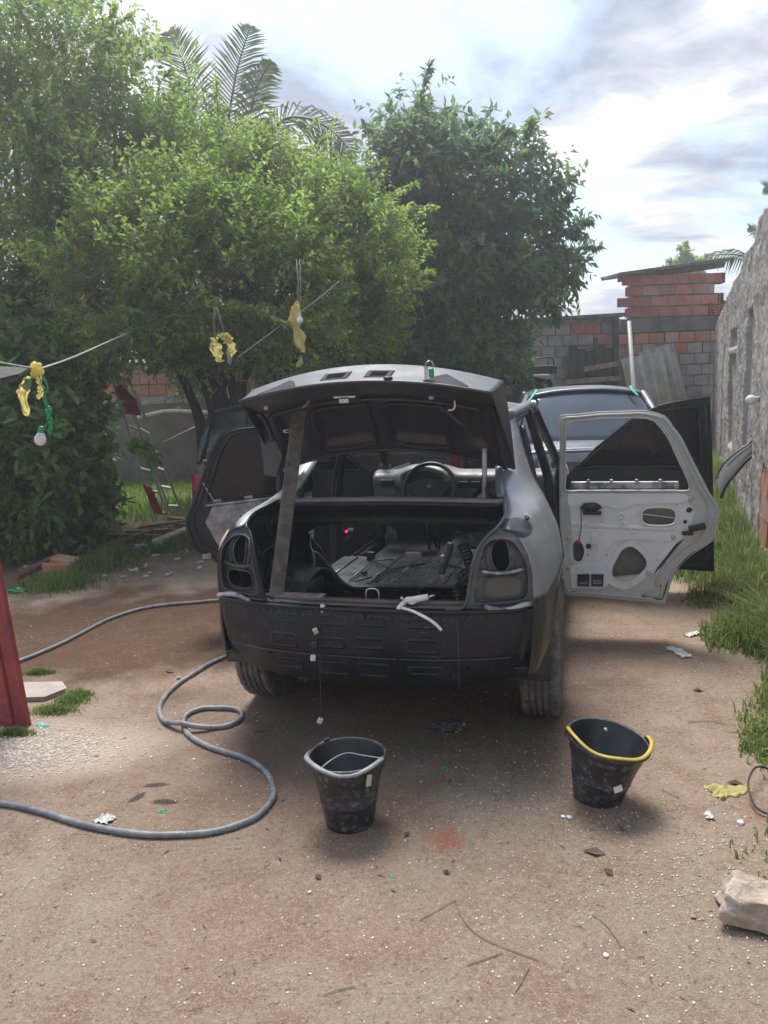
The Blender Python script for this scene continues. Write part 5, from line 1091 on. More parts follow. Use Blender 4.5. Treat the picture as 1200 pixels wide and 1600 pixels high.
        obj('lower_corner_press', fm(tube([P3(a + XS, b, -.002) for a, b in ((1.22, .262), (1.27, .30), (1.325, .335), (1.315, .262))], .006, 6, True)), mf, door, True)
        obj('belt_reinforcement', fm(join(box(.81 + XS, 1.41 + XS, y + .02, y + .05, .893, .935), *[box(x + XS, x + .02 + XS, y + .01, y + .03, .925, .95) for x in (.9, 1.03, 1.17, 1.30)])), 'wornsilver', door, bevel=.006)
        for a, b in ((1.385, .615), (1.25, .40), (1.47, .84), (.80, .60), (.80, .42)): obj('trim_clip', fm(xf(ico(.014, 2, .5, 3), Matrix.Translation(P3(a + XS, b, .0)))), 'filler', door, True)
    else:
        obj('inner_panel', fm(plate(ip, [oval(1.1 + XS, .45, .09, .09)], .010, lambda a, b, t: P3(a, b, .006 + t))), mi, door, bevel=.003)
        obj('foil_bulge', fm(plate(smooth2([(a + XS, b) for a, b in [(.84, .80), (1.30, .82), (1.38, .74), (1.30, .55), (.90, .45)]], 4), [], .02, lambda a, b, t: P3(a, b, -.012 + t))), mi, door, bevel=.012)
        obj('pressed_rib', fm(tube([P3(a + XS, b, .0) for a, b in ((.80, .868), (1.48, .868))], .012, 6)), mi, door, True)
        for x in (.95, 1.18, 1.38): obj('belt_clip', fm(box(x + XS, x + .05 + XS, y - .01, y + .02, .875, .90)), 'wornsilver', door)
        obj('rod', fm(tube([P3(1.42 + XS, .885, -.004), P3(1.48 + XS, 1.02, -.004)], .005, 6)), 'wornsilver', door)
        obj('door_latch', fm(box(1.49 + XS, 1.545 + XS, y - .012, y + .01, .53, .56)), 'wornsilver', door)
    if glass: obj('window_glass', fm(plate(DW2, [], .005, lambda a, b, t: P3(a, b, .018 + t))), glass, door)
d1 = obj('rear_door', plate([(.752 + XS, .30), (.79 + XS, .30), (.775 + XS, .85), (.752 + XS, .85)], [], .05, lambda a, b, t: (a, 1.11 + t, b)), 'silverframe', car)
d1['label'] = 'bare silver rear door opened square to the car, trim removed and window empty'
rear_door(d1, 1.12, lambda vf: vf, 'silverframe', 'silver', 'plaster')
TL = Matrix.Translation((-.80, 1.12, 0)) @ Matrix.Rotation(R(-4), 4, 'Y') @ Matrix.Rotation(R(20), 4, 'Z') @ Matrix.Translation((.80, -1.12, 0))
mL = lambda vf: xf(mirror(vf), TL)
d2 = obj('rear_door', mL(plate([(.752 + XS, .30), (.79 + XS, .30), (.775 + XS, .85), (.752 + XS, .85)], [], .05, lambda a, b, t: (a, 1.11 + t, b))), 'black', car)
d2['label'] = 'open black rear door with tinted window and silver inner foil'
rear_door(d2, 1.12, mL, 'black', mat('crinkled_silver_foil', (.36, .36, .38), (.20, .20, .215), 12, .28, .6, bump=.8, bscale=22), 'black', False, 'tint')
# front doors
XF = XS - .085
FD = [(a + XF, b) for a, b in [(.80, .80), (.828, .815), (1.039, 1.040), (1.3, 1.255), (1.471, 1.330), (1.60, 1.355), (1.786, 1.368), (1.800, 1.2), (1.815, 1.015), (1.835, .6), (1.849, .157), (1.605, .165), (.86, .165), (.80, .30)]]
FW = [(a + XF, b) for a, b in [(.93, .90), (1.06, 1.02), (1.31, 1.215), (1.47, 1.285), (1.62, 1.305), (1.72, 1.30), (1.735, 1.1), (1.745, .90)]]
def front_door(fm, y, mi='trim', speaker=False):
    d = obj('front_door', fm(plate(FD, [FW], .05, lambda a, b, t: (a, y + t, b))), 'black', car, bevel=.006)
    obj('window_glass', fm(plate(FW, [], .005, lambda a, b, t: (a, y + .025 + t, b))), 'tint', d)
    obj('window_seal', fm(tube([(a, y - .002, b) for a, b in smooth2(dens(FW, .1), 2)], .010, 6, True)), 'trim', d, True)
    obj('edge_seal', fm(tube([(1.76 + XF, y - .005, 1.33), (1.785 + XF, y - .005, 1.0), (1.81 + XF, y - .005, .20), (1.6 + XF, y - .005, .20), (.9 + XF, y - .005, .20)], .009, 6)), 'trim', d, True)
    tr = smooth2([(a + XF, b) for a, b in [(.86, .86), (1.70, .86), (1.74, .7), (1.74, .30), (1.5, .25), (.9, .25)]], 2)
    obj('door_card', fm(plate(tr, [oval(1.2 + XF, .45, .12, .10)], .015, lambda a, b, t: (a, y - .014 + t, b))), mi, d, bevel=.006)
    obj('mirror_patch', fm(plate([(.84 + XF, .84), (.92 + XF, .885), (.92 + XF, .93), ], [], .02, lambda a, b, t: (a, y - .01 + t, b))), 'trim', d)
    obj('pressed_rib', fm(tube(cat([(1.62 + XF, y - .016, .24), (1.70 + XF, y - .016, .33), (1.78 + XF, y - .01, .42)], 4), .010, 6)), mi, d, True)
    sp = obj('speaker', fm(xf(lathe([(.085, 0), (.085, .02), (.075, .026), (.06, .012), (.03, .004), (.022, .012), (.001, .016)], 28, False), Matrix.Translation((1.10 + XF, y - .012, .42)) @ Matrix.Rotation(R(90), 4, 'X'))), 'trim', d, True)
    if speaker:
        m_ = bpy.data.materials.new('red_led'); m_.use_nodes = True; b = m_.node_tree.nodes['Principled BSDF']; b.inputs['Base Color'].default_value = (.6, .02, .05, 1); b.inputs['Emission Color'].default_value = (1, .03, .08, 1); b.inputs['Emission Strength'].default_value = 1.2
        obj('red_lamp', fm(xf(ico(.011, 2), Matrix.Translation((1.075 + XF, y - .035, .425)))), m_, sp, True)
        obj('door_striker', fm(box(1.02 + XF, 1.06 + XF, y - .04, y - .02, .43, .45)), 'white', sp)
    return d
front_door(lambda vf: vf, 2.20)['label'] = 'open black front door behind the bare silver rear door'
TF = Matrix.Translation((-.80, 2.2, 0)) @ Matrix.Rotation(R(24), 4, 'Z') @ Matrix.Translation((.80, -2.2, 0))
front_door(lambda vf: xf(mirror(vf), TF), 2.20, 'trim', True)['label'] = 'open black front door with a round speaker and a tiny red lamp'
# green tape scraps on the left pillar
obj('tape_scrap', xf(ico(.03, 2, .8, 2, (.6, .3, 1)), Matrix.Translation(onc(450, 715, .05))), 'green', car, True)
obj('tape_scrap', xf(ico(.028, 2, .8, 4, (.6, .3, 1)), Matrix.Translation(onc(469, 766, .2))), 'green', car, True)

# ------------------------------------------------------------------ other cars
def other_car(name, label, loc, rz, W_, Hh, Ln, paint, glass='darkglass', rear=True, hatch=False, details=None, cat_='car', tail='redlens'):
    c = empty(name, loc, label, cat_, rz=rz); hw = W_ / 2; belt = Hh * .63; by = .62 if not hatch else .12      # rear glass base
    def body(u, v):
        y = Ln * v; s = 2 * PI * u; e = min(1, (.50 + 3.2 * min(v, 1 - v)) ** .5 if min(v, 1 - v) < .16 else 1); w_ = hw * (.90 + .10 * e)
        zt = belt + (.0 if not hatch else 0) + (.03 if .15 < v < .6 else -.06 * ss(v, .62, 1)); zb = .22; cx, cz = math.cos(s), math.sin(s); p = .42
        x = w_ * math.copysign(abs(cx) ** p, cx); z = (zt + zb) / 2 + (zt - zb) / 2 * math.copysign(abs(cz) ** .55, cz)
        x *= 1 - .07 * ss(z, zt - .22, zt); yy = y + (.05 * abs(x / hw) ** 3 if v < .5 else -.08 * abs(x / hw) ** 3)
        if v == 0: yy += .03 * ss(z, belt - .25, belt)
        return (x, yy, z)
    V, Fs = grid(body, 40, 26); Fs.append(list(range(39))[::-1]); Fs.append([25 * 40 + i for i in range(39)])
    b = obj('body', (V, Fs), paint, c, True)
    ry0, ry1, fy1, fy0 = by + (.52 if not hatch else .38), by + .52, Ln * .52, Ln * .68
    rw_, zr = hw * .68, Hh
    obj('roof', grid(lambda u, v: ((u - .5) * 2 * (rw_ + .02) * (1 - .04 * abs(2 * v - 1) ** 3), ry0 - .03 + (fy1 - ry0 + .03) * v, zr - .06 * abs(2 * u - 1) ** 2.6 - .03 * abs(2 * v - 1) ** 2), 20, 14), paint, c, True, solid=.02)
    gw = hw * .86
    def rg(u, v): a = 2 * u - 1; return (a * (gw * (1 - v) + rw_ * v), by + (ry0 - by) * v + .05 * a * a * (1 - .4 * v), belt + .01 + (zr - .05 - belt) * v - .035 * a * a * v + .02 * math.sin(PI * v))
    obj('rear_window', grid(rg, 20, 10), glass, c, True, solid=.006)
    obj('windscreen', grid(lambda u, v: ((2 * u - 1) * (gw * (1 - v) + rw_ * v), fy0 + (fy1 - fy0) * v, belt + (zr - .05 - belt) * v - .03 * (2 * u - 1) ** 2 * v), 14, 8), glass, c, True, solid=.006)
    for sg in (1, -1):
        obj('rear_pillar', tube([(sg * (gw + .01), by - .0, belt - .01), (sg * (gw * .5 + rw_ * .5 + .015), (by + ry0) / 2 + .04, (belt + zr) / 2), (sg * (rw_ + .005), ry0, zr - .07)], .032, 8, flat=.7), paint, c, True)
        obj('front_pillar', tube([(sg * (gw + .01), fy0, belt), (sg * rw_, fy1, zr - .07)], .035, 8), paint, c, True)
        sgw = lambda u, v: (sg * ((gw + .035) * (1 - v) + (rw_ + .015) * v), (by + .18) * (1 - v) + (ry0 + .06) * v + u * ((fy0 - .1) * (1 - v) + (fy1 - .04) * v - ((by + .18) * (1 - v) + (ry0 + .06) * v)), belt - .02 + (zr - .09 - belt) * v)
        obj('side_window', grid(sgw, 10, 5), glass, c, True, solid=.006)
        obj('side_pillar', tube([sgw(.48, 0), sgw(.5, 1)], .022, 6), paint, c, True)
    w0 = ty.copy(); 
    for i, (x, y) in enumerate(((hw - .09, .72), (-hw + .09, .72), (hw - .09, Ln - .78), (-hw + .09, Ln - .78))):
        w_ = wheel0.copy(); C.objects.link(w_); w_.parent = c; w_.location = (x * 1.03, y, .30); w_.rotation_euler = (.4 * i, 0, 0 if x > 0 else PI)
        for ch in (ty, ri): k = ch.copy(); C.objects.link(k); k.parent = w_
        obj('wheel_arch', grid(lambda u, v: (math.copysign(hw * .985 + .012 * v, x), y + (.35 - .02 * v) * math.cos(PI * u), .28 + (.35 - .02 * v) * math.sin(PI * u)), 16, 3), paint, c, True, solid=.01)
    bpo = obj('rear_bumper', grid(lambda u, v: ((2 * u - 1) * hw * .97, -.07 + .14 * abs(2 * u - 1) ** 4 + .03 * abs(2 * v - 1) ** 2, .28 + .24 * v), 24, 8), paint, c, True, solid=.02)
    for sg in ((1, -1) if not hatch else (-1,)):
        obj('tail_lamp', grid(lambda u, v: (sg * (hw * .62 + hw * .34 * u), -.012 + .07 * u ** 3, belt - .24 + .17 * v - .04 * u), 8, 6), tail, c, True, solid=.012)
    return c, belt, by, ry0, gw, rw_, hw
gy = at(880, 640, 7.6)
gcar, belt, by, ry0, gw, rw_, hw = other_car('grey_sedan', 'sanded grey saloon with green masking tape round its rear window, facing away', Vector((1.90, 6.75, gz(1.9, 7))), R(-9), 1.66, 1.42, 4.1, 'greycar', tail='greycar')
bpy.data.objects
for nm, pts in (('tape_strip', [(-rw_ * .98, ry0 + .02, 1.375), (-rw_ * .85, ry0 - .05, 1.385), (-(gw + rw_) / 2, (by + ry0) / 2, 1.20)]), ('tape_strip', [(rw_ * .80, ry0 + .02, 1.398), (rw_ * .83, ry0 - .06, 1.35), (rw_ * .90, ry0 - .12, 1.30)]), ('tape_strip', [(rw_ + .03, ry0 + .12, 1.345), (rw_ + .06, ry0 + .02, 1.26), (rw_ + .10, ry0 - .02, 1.18)])):
    obj(nm, tube(cat([Vector(p) + Vector((0, -.01, .012)) for p in pts], 4), .014, 6, flat=.4), 'tape', gcar, True)
obj('boot_edge', tube([((2 * u - 1) * hw * .84, .02 + .05 * (2 * u - 1) ** 2, belt - .02 - .02 * (2 * u - 1) ** 2) for u in np.linspace(0, 1, 20)], .012, 6), 'greycar', gcar, True)
obj('boot_seam', tube([(-.62, -.01, .58), (-.60, -.012, .80), (-.57, .0, .86), (0, -.014, .87), (.57, .0, .86), (.60, -.012, .80), (.62, -.01, .58)], .005, 5), 'trim', gcar)
obj('plate_recess', plate([(-.26, .66), (.26, .66), (.28, .78), (-.28, .78)], [], .01, lambda a, b, t: (a, -.022 + t, b)), 'greycar', gcar, bevel=.006)
obj('boot_lock', xf(lathe([(.018, 0), (.018, .01), (.010, .014)], 14, True, True), Matrix.Translation((.02, -.012, .82)) @ Matrix.Rotation(R(90), 4, 'X')), 'steel', gcar, True)
for x in (-.16, -.05, .10): obj('hole', xf(ico(.010, 1), Matrix.Translation((x, -.012, .74))), 'trim', gcar)
hcar = other_car('dark_hatchback', 'very dark green hatchback with a rear wiper, parked behind the open left door', Vector((-.98, 7.0, gz(-1, 7))), R(10), 1.56, 1.40, 3.5, 'greendark', 'greendark', hatch=True)[0]
obj('rear_wiper', tube([(-.20, .12, .95), (-.42, .13, .99), (-.60, .16, .985)], .012, 6), 'wornsilver', hcar, True)
obj('hatch_edge', tube([(-.64, .06, .90), (0, .03, .915), (.64, .06, .90)], .012, 6), 'wornsilver', hcar, True)
rcar = other_car('red_car', 'dark red car without a rear bumper, seen through the cabin of the stripped car', Vector((.16, 8.5, gz(0, 8.5))), R(-5), 1.46, 1.40, 3.6, 'redpaint')[0]
for o in list(rcar.children):
    if o.name.startswith('rear_bumper') : bpy.data.objects.remove(o)
obj('crash_beam', box(-.68, .60, -.05, .06, .52, .73), 'bulk', rcar, bevel=.015)
for x in (-.5, -.28, 0, .28, .48): obj('beam_hole', plate(oval(x, .66, .035, .016, 12), [], .006, lambda a, b, t: (a, -.054 + t, b)), 'trim', rcar)
bcar = other_car('black_car', 'black car with an orange line round its rear window, behind the grey saloon', Vector((2.05, 11.6, gz(2, 11.6))), R(0), 1.7, 1.46, 1.9, 'greendark', 'darkglass', hatch=True)[0]
obj('orange_strip', tube([(-.66, .15, 1.02), (-.55, .36, 1.28), (-.2, .42, 1.33)], .018, 6), 'orangebrick', bcar, True)
obj('spoiler', box(-.55, .55, .30, .5, 1.45, 1.48), 'silver', bcar, bevel=.01)
bx = at(848, 600, 12.2)
tb = empty('toolbox', Vector((bx.x, 12.2, gz(2, 12) + 1.475)), 'black box with a hoop handle standing on the roof of the black car', 'box')
obj('case', box(-.2, .2, -.12, .12, 0, .13), 'trim', tb, bevel=.015); obj('handle', tube(cat([(-.17, 0, .12), (-.13, 0, .23), (.13, 0, .25), (.18, 0, .12)], 4), .012, 6), 'trim', tb, True)

# ------------------------------------------------------------------ things on and around the stripped car
p0 = c2w(*onc(431, 934, -.565)); p1 = c2w(*onc(468, 640, -.16)); d = p1 - p0
pr_ = obj('prop_stick', box(-.030, .030, -.012, .012, 0, d.length), 'stick', bevel=.004); pr_.location = p0; pr_.rotation_euler = d.to_track_quat('Z', 'Y').to_euler()
pr_.rotation_mode = 'QUATERNION'; z = d.normalized(); yv = Vector((-.35, 1, 0)); yv = (yv - z * yv.dot(z)).normalized(); xv = yv.cross(z)
pr_.rotation_quaternion = Matrix((xv, yv, z)).transposed().to_quaternion(); tag(pr_, 'rough grey wooden batten propping the boot lid open', 'stick')
bg = empty('blow_gun', c2w(*onc(640, 945, -.60)), 'white air blow gun lying on the boot sill, its nozzle hanging over', 'air gun')
def gunp(u, v, y=-.60): return c2w(*onc(u, v, y)) - bg.location
obj('grip', tube(cat([gunp(622, 953, -.62), gunp(630, 943), gunp(636, 938), gunp(645, 937), gunp(668, 933, -.57)], 5), [.010] + [.011] * 9 + [.014] * 11, 10), 'white', bg, True)
obj('trigger', tube(cat([gunp(634, 934), gunp(642, 943, -.61), gunp(650, 940)], 4), .006, 8), 'white', bg, True)
obj('nozzle', tube(cat([gunp(628, 950, -.63), gunp(645, 955, -.66), gunp(667, 966, -.68), gunp(680, 975, -.69), gunp(690, 985, -.69)], 5), .0062, 8), 'white', bg, True)
obj('air_fitting', join(tube([gunp(668, 933, -.57), gunp(680, 930, -.56)], .006, 8), tube([gunp(626, 933), gunp(632, 938)], .007, 8)), 'steel', bg, True)
wr = empty('hanging_wires', c2w(*onc(500, 945, -.64)), 'thin dark wires with white plugs dangling from the boot latch', 'wires')
def wp(u, v, y=-.66): return c2w(*onc(u, v, y)) - wr.location
obj('wire', tube(cat([wp(497, 945), wp(499, 990), wp(500, 1040, -.67), wp(501, 1090, -.66), wp(500, 1124, -.66)], 4), .0016, 4), 'wire', wr)
obj('wire', tube(cat([wp(495, 948), wp(491, 980), wp(490, 1000), wp(489, 1026)], 4), .0016, 4), 'wire', wr)
for u, v, m in ((493, 986, 'filler'), (491, 1007, 'bulk'), (489, 1028, 'white'), (500, 1126, 'white')):
    o = obj('plug', box(-.010, .010, -.007, .007, -.012, .012), m, wr, bevel=.003); o.location = wp(u, v, -.67); o.rotation_euler = (.2, random.uniform(-.5, .5), .3)
ky = empty('key_ring', c2w(*lidpt(.70, .93, .01)), 'key on a steel ring with a green tag, stuck in the boot lid lock', 'keys')
def kp(u, v, y=-.36): return c2w(*onc(u, v, y)) - ky.location
obj('key', plate([(-.008, -.03), (.008, -.03), (.008, .02), (.012, .03), (-.012, .03), (-.008, .02)], [], .004, lambda a, b, t: tuple(kp(666, 584) + Vector((a, t, b)))), 'steel', ky)
cc_ = kp(671, 571); obj('ring', tube([cc_ + Vector((.016 * math.cos(a), .004 * math.sin(2 * a), .018 * math.sin(a))) for a in np.linspace(0, 2 * PI, 20, endpoint=False)], .0022, 6, True), 'steel', ky, True)
obj('green_tag', xf(box(-.011, .011, -.004, .004, -.018, .018), Matrix.Translation(kp(674, 583))), 'green', ky, bevel=.003)

# ------------------------------------------------------------------ buckets
def bucket(name, loc, label, rt, rb, h, oval_=0.0, tilt=(0, 0, 0), grp='black buckets in front of the car'):
    b = empty(name, loc, label, 'bucket', grp); b.rotation_euler = tilt
    n = 48
    def sh(vf): return [Vector((v.x * (1 + oval_), v.y * (1 - oval_ * .4), v.z)) for v in vf[0]], vf[1]
    prof = [(rb * .9, .004), (rb, 0), (rb + .003, .012), (rb + (rt - rb) * .33, h * .35), (rb + (rt - rb) * .34 + .0022, h * .36), (rb + (rt - rb) * .35, h * .37), (rb + (rt - rb) * .72, h * .74), (rb + (rt - rb) * .73 + .003, h * .75), (rb + (rt - rb) * .80 + .003, h * .84), (rt - .003, h - .022), (rt + .004, h - .020), (rt + .010, h - .012), (rt + .010, h - .002), (rt + .005, h + .001), (rt - .002, h - .002)]
    obj('shell', sh(lathe(prof, n)), 'bucket', b, True)
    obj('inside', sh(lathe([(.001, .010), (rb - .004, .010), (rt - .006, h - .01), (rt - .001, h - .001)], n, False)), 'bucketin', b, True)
    return b, sh
bl = onground(546, 1302); b1, sh1 = bucket('bucket', bl + Vector((0, .075, 0)), 'black bucket with a grey carrying handle lying round its rim, nearer the hose', .128, .082, .262, .04, (0, 0, R(10)))
hd = [(.137 * math.cos(a), .135 * math.sin(a), .262 + .010 * math.sin((a + 1.2) * 3) - .003) for a in np.linspace(R(118), R(322), 40)]
obj('handle', tube([Vector((x * 1.04, y, z)) for x, y, z in hd], .010, 8, flat=.7), 'greyplastic', b1, True)
obj('handle_wire', tube(cat([(-.115, -.06, .235), (-.06, -.01, .248), (.0, .02, .253), (.06, .0, .246), (.12, -.045, .25)], 6), .003, 6), 'greyplastic', b1, True)
for a in (R(115), R(-35)): obj('handle_lug', xf(box(-.012, .012, -.006, .006, -.02, .014), Matrix.Translation((.136 * math.cos(a) * 1.04, .130 * math.sin(a), .258)) @ Matrix.Rotation(a + PI / 2, 4, 'Z')), 'bucket', b1, bevel=.003)
obj('paper_label', xf(box(-.010, .010, -.0015, .0015, -.020, .020), Matrix.Translation((.058, -.120, .215)) @ Matrix.Rotation(R(28), 4, 'Z') @ Matrix.Rotation(R(10), 4, 'Y')), 'filler', b1)
br = onground(942, 1262); b2, sh2 = bucket('bucket', br + Vector((0, .08, .004)), 'black bucket with a yellow handle resting on its rim, beside the rear wheel', .142, .088, .235, .0, (R(4), R(9), 0))
hd = [(.148 * math.cos(a), .147 * math.sin(a), .236 + .016 * abs(math.cos(a)) ** 2 - .004 * math.sin(a * 5)) for a in np.linspace(R(172), R(368), 44)]
obj('handle', tube([Vector(p) for p in hd], .0082, 8, flat=.5), 'yellow', b2, True)
for a in (R(172), R(8)): obj('handle_lug', xf(box(-.012, .012, -.006, .006, -.02, .016), Matrix.Translation((.150 * math.cos(a), .148 * math.sin(a), .235)) @ Matrix.Rotation(a + PI / 2, 4, 'Z')), 'bucket', b2, bevel=.003)
obj('paper_label', xf(box(-.016, .016, -.0015, .0015, -.011, .011), Matrix.Translation((.025, -.117, .105)) @ Matrix.Rotation(R(14), 4, 'Z') @ Matrix.Rotation(R(-20), 4, 'Y') @ Matrix.Rotation(R(-14), 4, 'X')), 'white', b2)
obj('plaster_spot', xf(ico(.008, 1, .5), Matrix.Translation((.03, .12, .205))), 'white', b2)

# ------------------------------------------------------------------ hoses
def hose(px, r, lab, lift=None):
    P = [onground(u, v, r * .9) for u, v in px]
    if lift:
        for i, h in lift.items(): P[i].z += h
    c = cat(P, 8); c = [p + Vector((noise.noise(p * 9) * .004, noise.noise(p * 9 + Vector((5, 0, 0))) * .004, 0)) for p in c]
    return tag(obj('hose', tube(c, [r * (1 + .10 * noise.noise(p * 14)) for p in c], 10), 'hose', smooth=True), lab, 'hose')
hose([(-60, 1248), (-20, 1256), (37, 1265), (75, 1275), (112, 1287), (150, 1297), (187, 1304), (235, 1309), (281, 1309), (320, 1306), (356, 1299), (385, 1288), (405, 1278), (420, 1262), (427, 1244), (422, 1220), (408, 1203), (388, 1191), (362, 1182), (337, 1174), (315, 1165), (297, 1153), (288, 1140), (287, 1131), (291, 1122), (302, 1115), (320, 1110), (340, 1109), (360, 1110), (375, 1114), (379, 1122), (373, 1130), (357, 1137), (337, 1140), (310, 1143), (286, 1142), (268, 1137), (256, 1129), (250, 1119), (250, 1108), (256, 1095), (268, 1081), (285, 1067), (308, 1052), (330, 1039), (352, 1029), (380, 1018)], .0125, 'thick blue-grey hose looped once on the dirt, running from the near left to the car', {34: .014, 35: .026, 36: .014})
hose([(10, 1040), (34, 1034), (62, 1023), (94, 1009), (120, 996), (142, 984), (168, 971), (195, 961), (228, 952), (262, 947), (300, 944), (334, 941), (380, 938), (430, 940)], .0125, 'grey hose crossing the wet dirt behind the red post towards the car')

# ------------------------------------------------------------------ left foreground: post, pad, rubble
pb_ = onground(25, 1140)
gp = empty('red_gate_post', Vector((pb_.x - .0, pb_.y + .03, 0)), 'leaning post of red painted boards at the left edge of the yard', 'post')
gp.rotation_euler = (0, R(-4), R(-10))
for i, (x0, x1, y0, m) in enumerate(((-.018, .048, 0, 'redwood'), (-.072, -.024, -.012, 'redwood'), (-.135, -.078, .004, 'redwood'), (-.24, -.142, .0, 'redwood'))):
    obj('board', box(x0, x1, y0, y0 + .03, -.02, .93 + .05 * i), m, gp, bevel=.005)
obj('edge_batten', box(.030, .052, -.006, .0, 0, .92), 'redwood', gp, bevel=.003)
for z in (.12, .28, .47, .66): obj('nail_head', xf(ico(.006, 1), Matrix.Translation((-.048, -.014, z))), 'redwood', gp)
pd = onground(72, 1085)
o = obj('cement_pad', plate([(-.36, -.10), (.05, -.085), (.115, .02), (.06, .10), (-.36, .13)], [], .035, lambda a, b, t: (a, b, t + .004 * noise.noise(Vector((a * 9, b * 9, 0))))), 'cement', bevel=.008); o.location = (pd.x - .02, pd.y, gz(pd.x, pd.y) - .01)
tag(o, 'pale cracked cement pad beside the red post', 'cement pad')
def lay(name, vf, m, u, v, label, cat_, rz=0, rx=0, ry=0, dz=0, grp=None, smooth=False, bevel=0, solid=0):
    p = onground(u, v, dz); o = obj(name, vf, m, smooth=smooth, bevel=bevel, solid=solid); o.location = p; o.rotation_euler = (rx, ry, rz); return tag(o, label, cat_, grp)
def crumple(r, seed, flat=.3, amp=.9): return ico(r, 3, amp, seed, (1, .7, flat))
def sheet(w_, h_, seed, amp=.02, nx=14):
    return grid(lambda u, v: ((u - .5) * w_ + amp * noise.noise(Vector((v * 3, seed, 0))), (v - .5) * h_ + amp * noise.noise(Vector((u * 3, seed + 5, 0))), amp * .9 * abs(noise.noise(Vector((u * 4, v * 4, seed)))) + .002), nx, nx)
def beam_on(name, px, r, m, label, cat_, h=0):
    a, b = onground(*px[0], r + h), onground(*px[-1], r + h); return tag(obj(name, tube([a, a.lerp(b, .5) + Vector((0, 0, .01)), b], r, 8), m, smooth=True), label, cat_)
beam_on('wooden_pole', [(36, 908), (178, 836)], .032, 'brownwood', 'rusty brown pole lying along the edge of the rubble', 'pole', .03)
lay('white_tile', box(-.13, .13, -.09, .09, 0, .012), 'white', 108, 862, 'white tile lying tilted on the rubble behind the grass clump', 'tile', R(20), R(28), R(8), .05)
lay('broken_brick', box(-.11, .11, -.06, .06, 0, .085), 'orangebrick', 88, 895, 'broken orange brick lying in the rubble, nearer the red post', 'brick', R(35), 0, R(8), 0, 'broken bricks in the rubble', bevel=.012)
lay('broken_brick', box(-.13, .13, -.06, .06, 0, .09), 'orangebrick', 104, 887, 'larger broken orange brick right beside the grass clump', 'brick', R(-20), R(10), R(6), .01, 'broken bricks in the rubble', bevel=.012)
lay('crumpled_paper', crumple(.07, 4, .4), 'white', 219, 857, 'crumpled white paper lying beside the kerb grass', 'paper', .3, dz=.02)
for i, (u, v, L_, rz, lab) in enumerate(((205, 842, .62, 12, 'rotten brown board nearest the hedge in the rubble strip'), (232, 836, .5, -14, 'short brown board lying across the middle of the rubble strip'), (262, 826, .62, 8, 'long reddish board at the ladder end of the rubble strip'), (180, 858, .35, 40, 'small splintered board by the left end of the kerb'), (290, 822, .4, -5, 'brown board end lying next to the ladder feet'), (215, 850, .4, 60, 'splintered board poking up beside the crumpled paper'))):
    lay('brown_board', box(-L_ / 2, L_ / 2, -.045, .045, 0, .022), 'brownwood', u, v, lab, 'board', R(rz), R(random.uniform(-8, 8)), R(random.uniform(-7, 7)), .03 + .01 * i, 'brown boards in the rubble strip', bevel=.004)
ka, kb = onground(245, 858), onground(325, 822); kd = kb - ka
o = obj('kerb', xf(box(0, kd.length + .6, -.06, .06, -.03, .10), Matrix.Rotation(math.atan2(kd.y, kd.x), 4, 'Z')), 'mortar', bevel=.02); o.location = ka; structure(o)
pts = []
random.seed(21)
for i in range(1400):
    u = random.uniform(30, 320); v = 905 - (u - 30) * .27 + random.gauss(0, 9); p = onground(u, v, .01); pts.append((p.x, p.y, p.z + random.random() * .02))
scatter_pebbles('rubble', pts, .008, .035, 'brownwood', 'loose brown rubble and bark strewn along the foot of the hedge')
pts = [tuple(onground(random.uniform(30, 320), random.uniform(820, 905), .01)) for i in range(160)]
scatter_pebbles('rubble', pts, .01, .04, 'mortar', 'grey mortar crumbs strewn among the brown rubble by the hedge')
# dead leaves, scraps (each one its own thing)
def leaf_vf(L_, W_, seed=0): 
    return ([(0, -L_ / 2, .002), (W_ / 2, -.1 * L_, .012), (0, L_ / 2, .004), (-W_ / 2, -.1 * L_, .009), (0, 0, .002)], [[0, 1, 4], [1, 2, 4], [2, 3, 4], [3, 0, 4]])
L_G = 'dead leaves scattered on the dirt'
for u, v, s_, rz, lab in ((928, 1333, .075, 70, 'largest curled dead leaf, in front of the right bucket'), (951, 1364, .045, 20, 'dark red dead leaf left of the pale rock'), (970, 1296, .035, 5, 'small brown dead leaf just below the right bucket'), (610, 1123, .07, 80, 'tan dead leaf in the shade under the car'), (636, 1305, .035, -30, 'small brown dead leaf right of the left bucket'), (697, 1365, .03, 50, 'small dead leaf below the reddish stain'), (703, 1222, .03, -20, 'dark dead leaf between the two buckets'), (265, 1050, .07, 60, 'dark curled dead leaf inside the hose bend'), (497, 1372, .035, 40, 'thin dark dead leaf below the left bucket'), (1148, 1225, .06, 75, 'brown dead leaf just above the yellow bag'), (1090, 1080, .05, 80, 'brown dead leaf near the grass edge at the right')):
    lay('dead_leaf', leaf_vf(s_, s_ * .5), 'dead', u, v, lab, 'leaf', R(rz), grp=L_G, solid=.001)
for u, v, r, m, lab in ((252, 1269, .014, 'green', 'bright green foil scrap near the dark footprints'), (612, 1369, .008, 'green', 'small green scrap below the left bucket'), (695, 1201, .014, 'green', 'pale green scrap beside the left bucket rim'), (190, 1131, .0, 'turq', '')):
    if r: lay('green_scrap', crumple(r, int(u), .5), m, u, v, lab, 'scrap', grp='green scraps on the ground')
lay('turquoise_rag', crumple(.045, 3, .3, 1.2), 'turq', 190, 1132 + 4, 'turquoise rag beside the pale gravel by the red post', 'rag') if False else lay('turquoise_rag', crumple(.03, 3, .3, 1.2), 'turq', 68, 1134, 'turquoise rag in the grass beside the red post', 'rag')
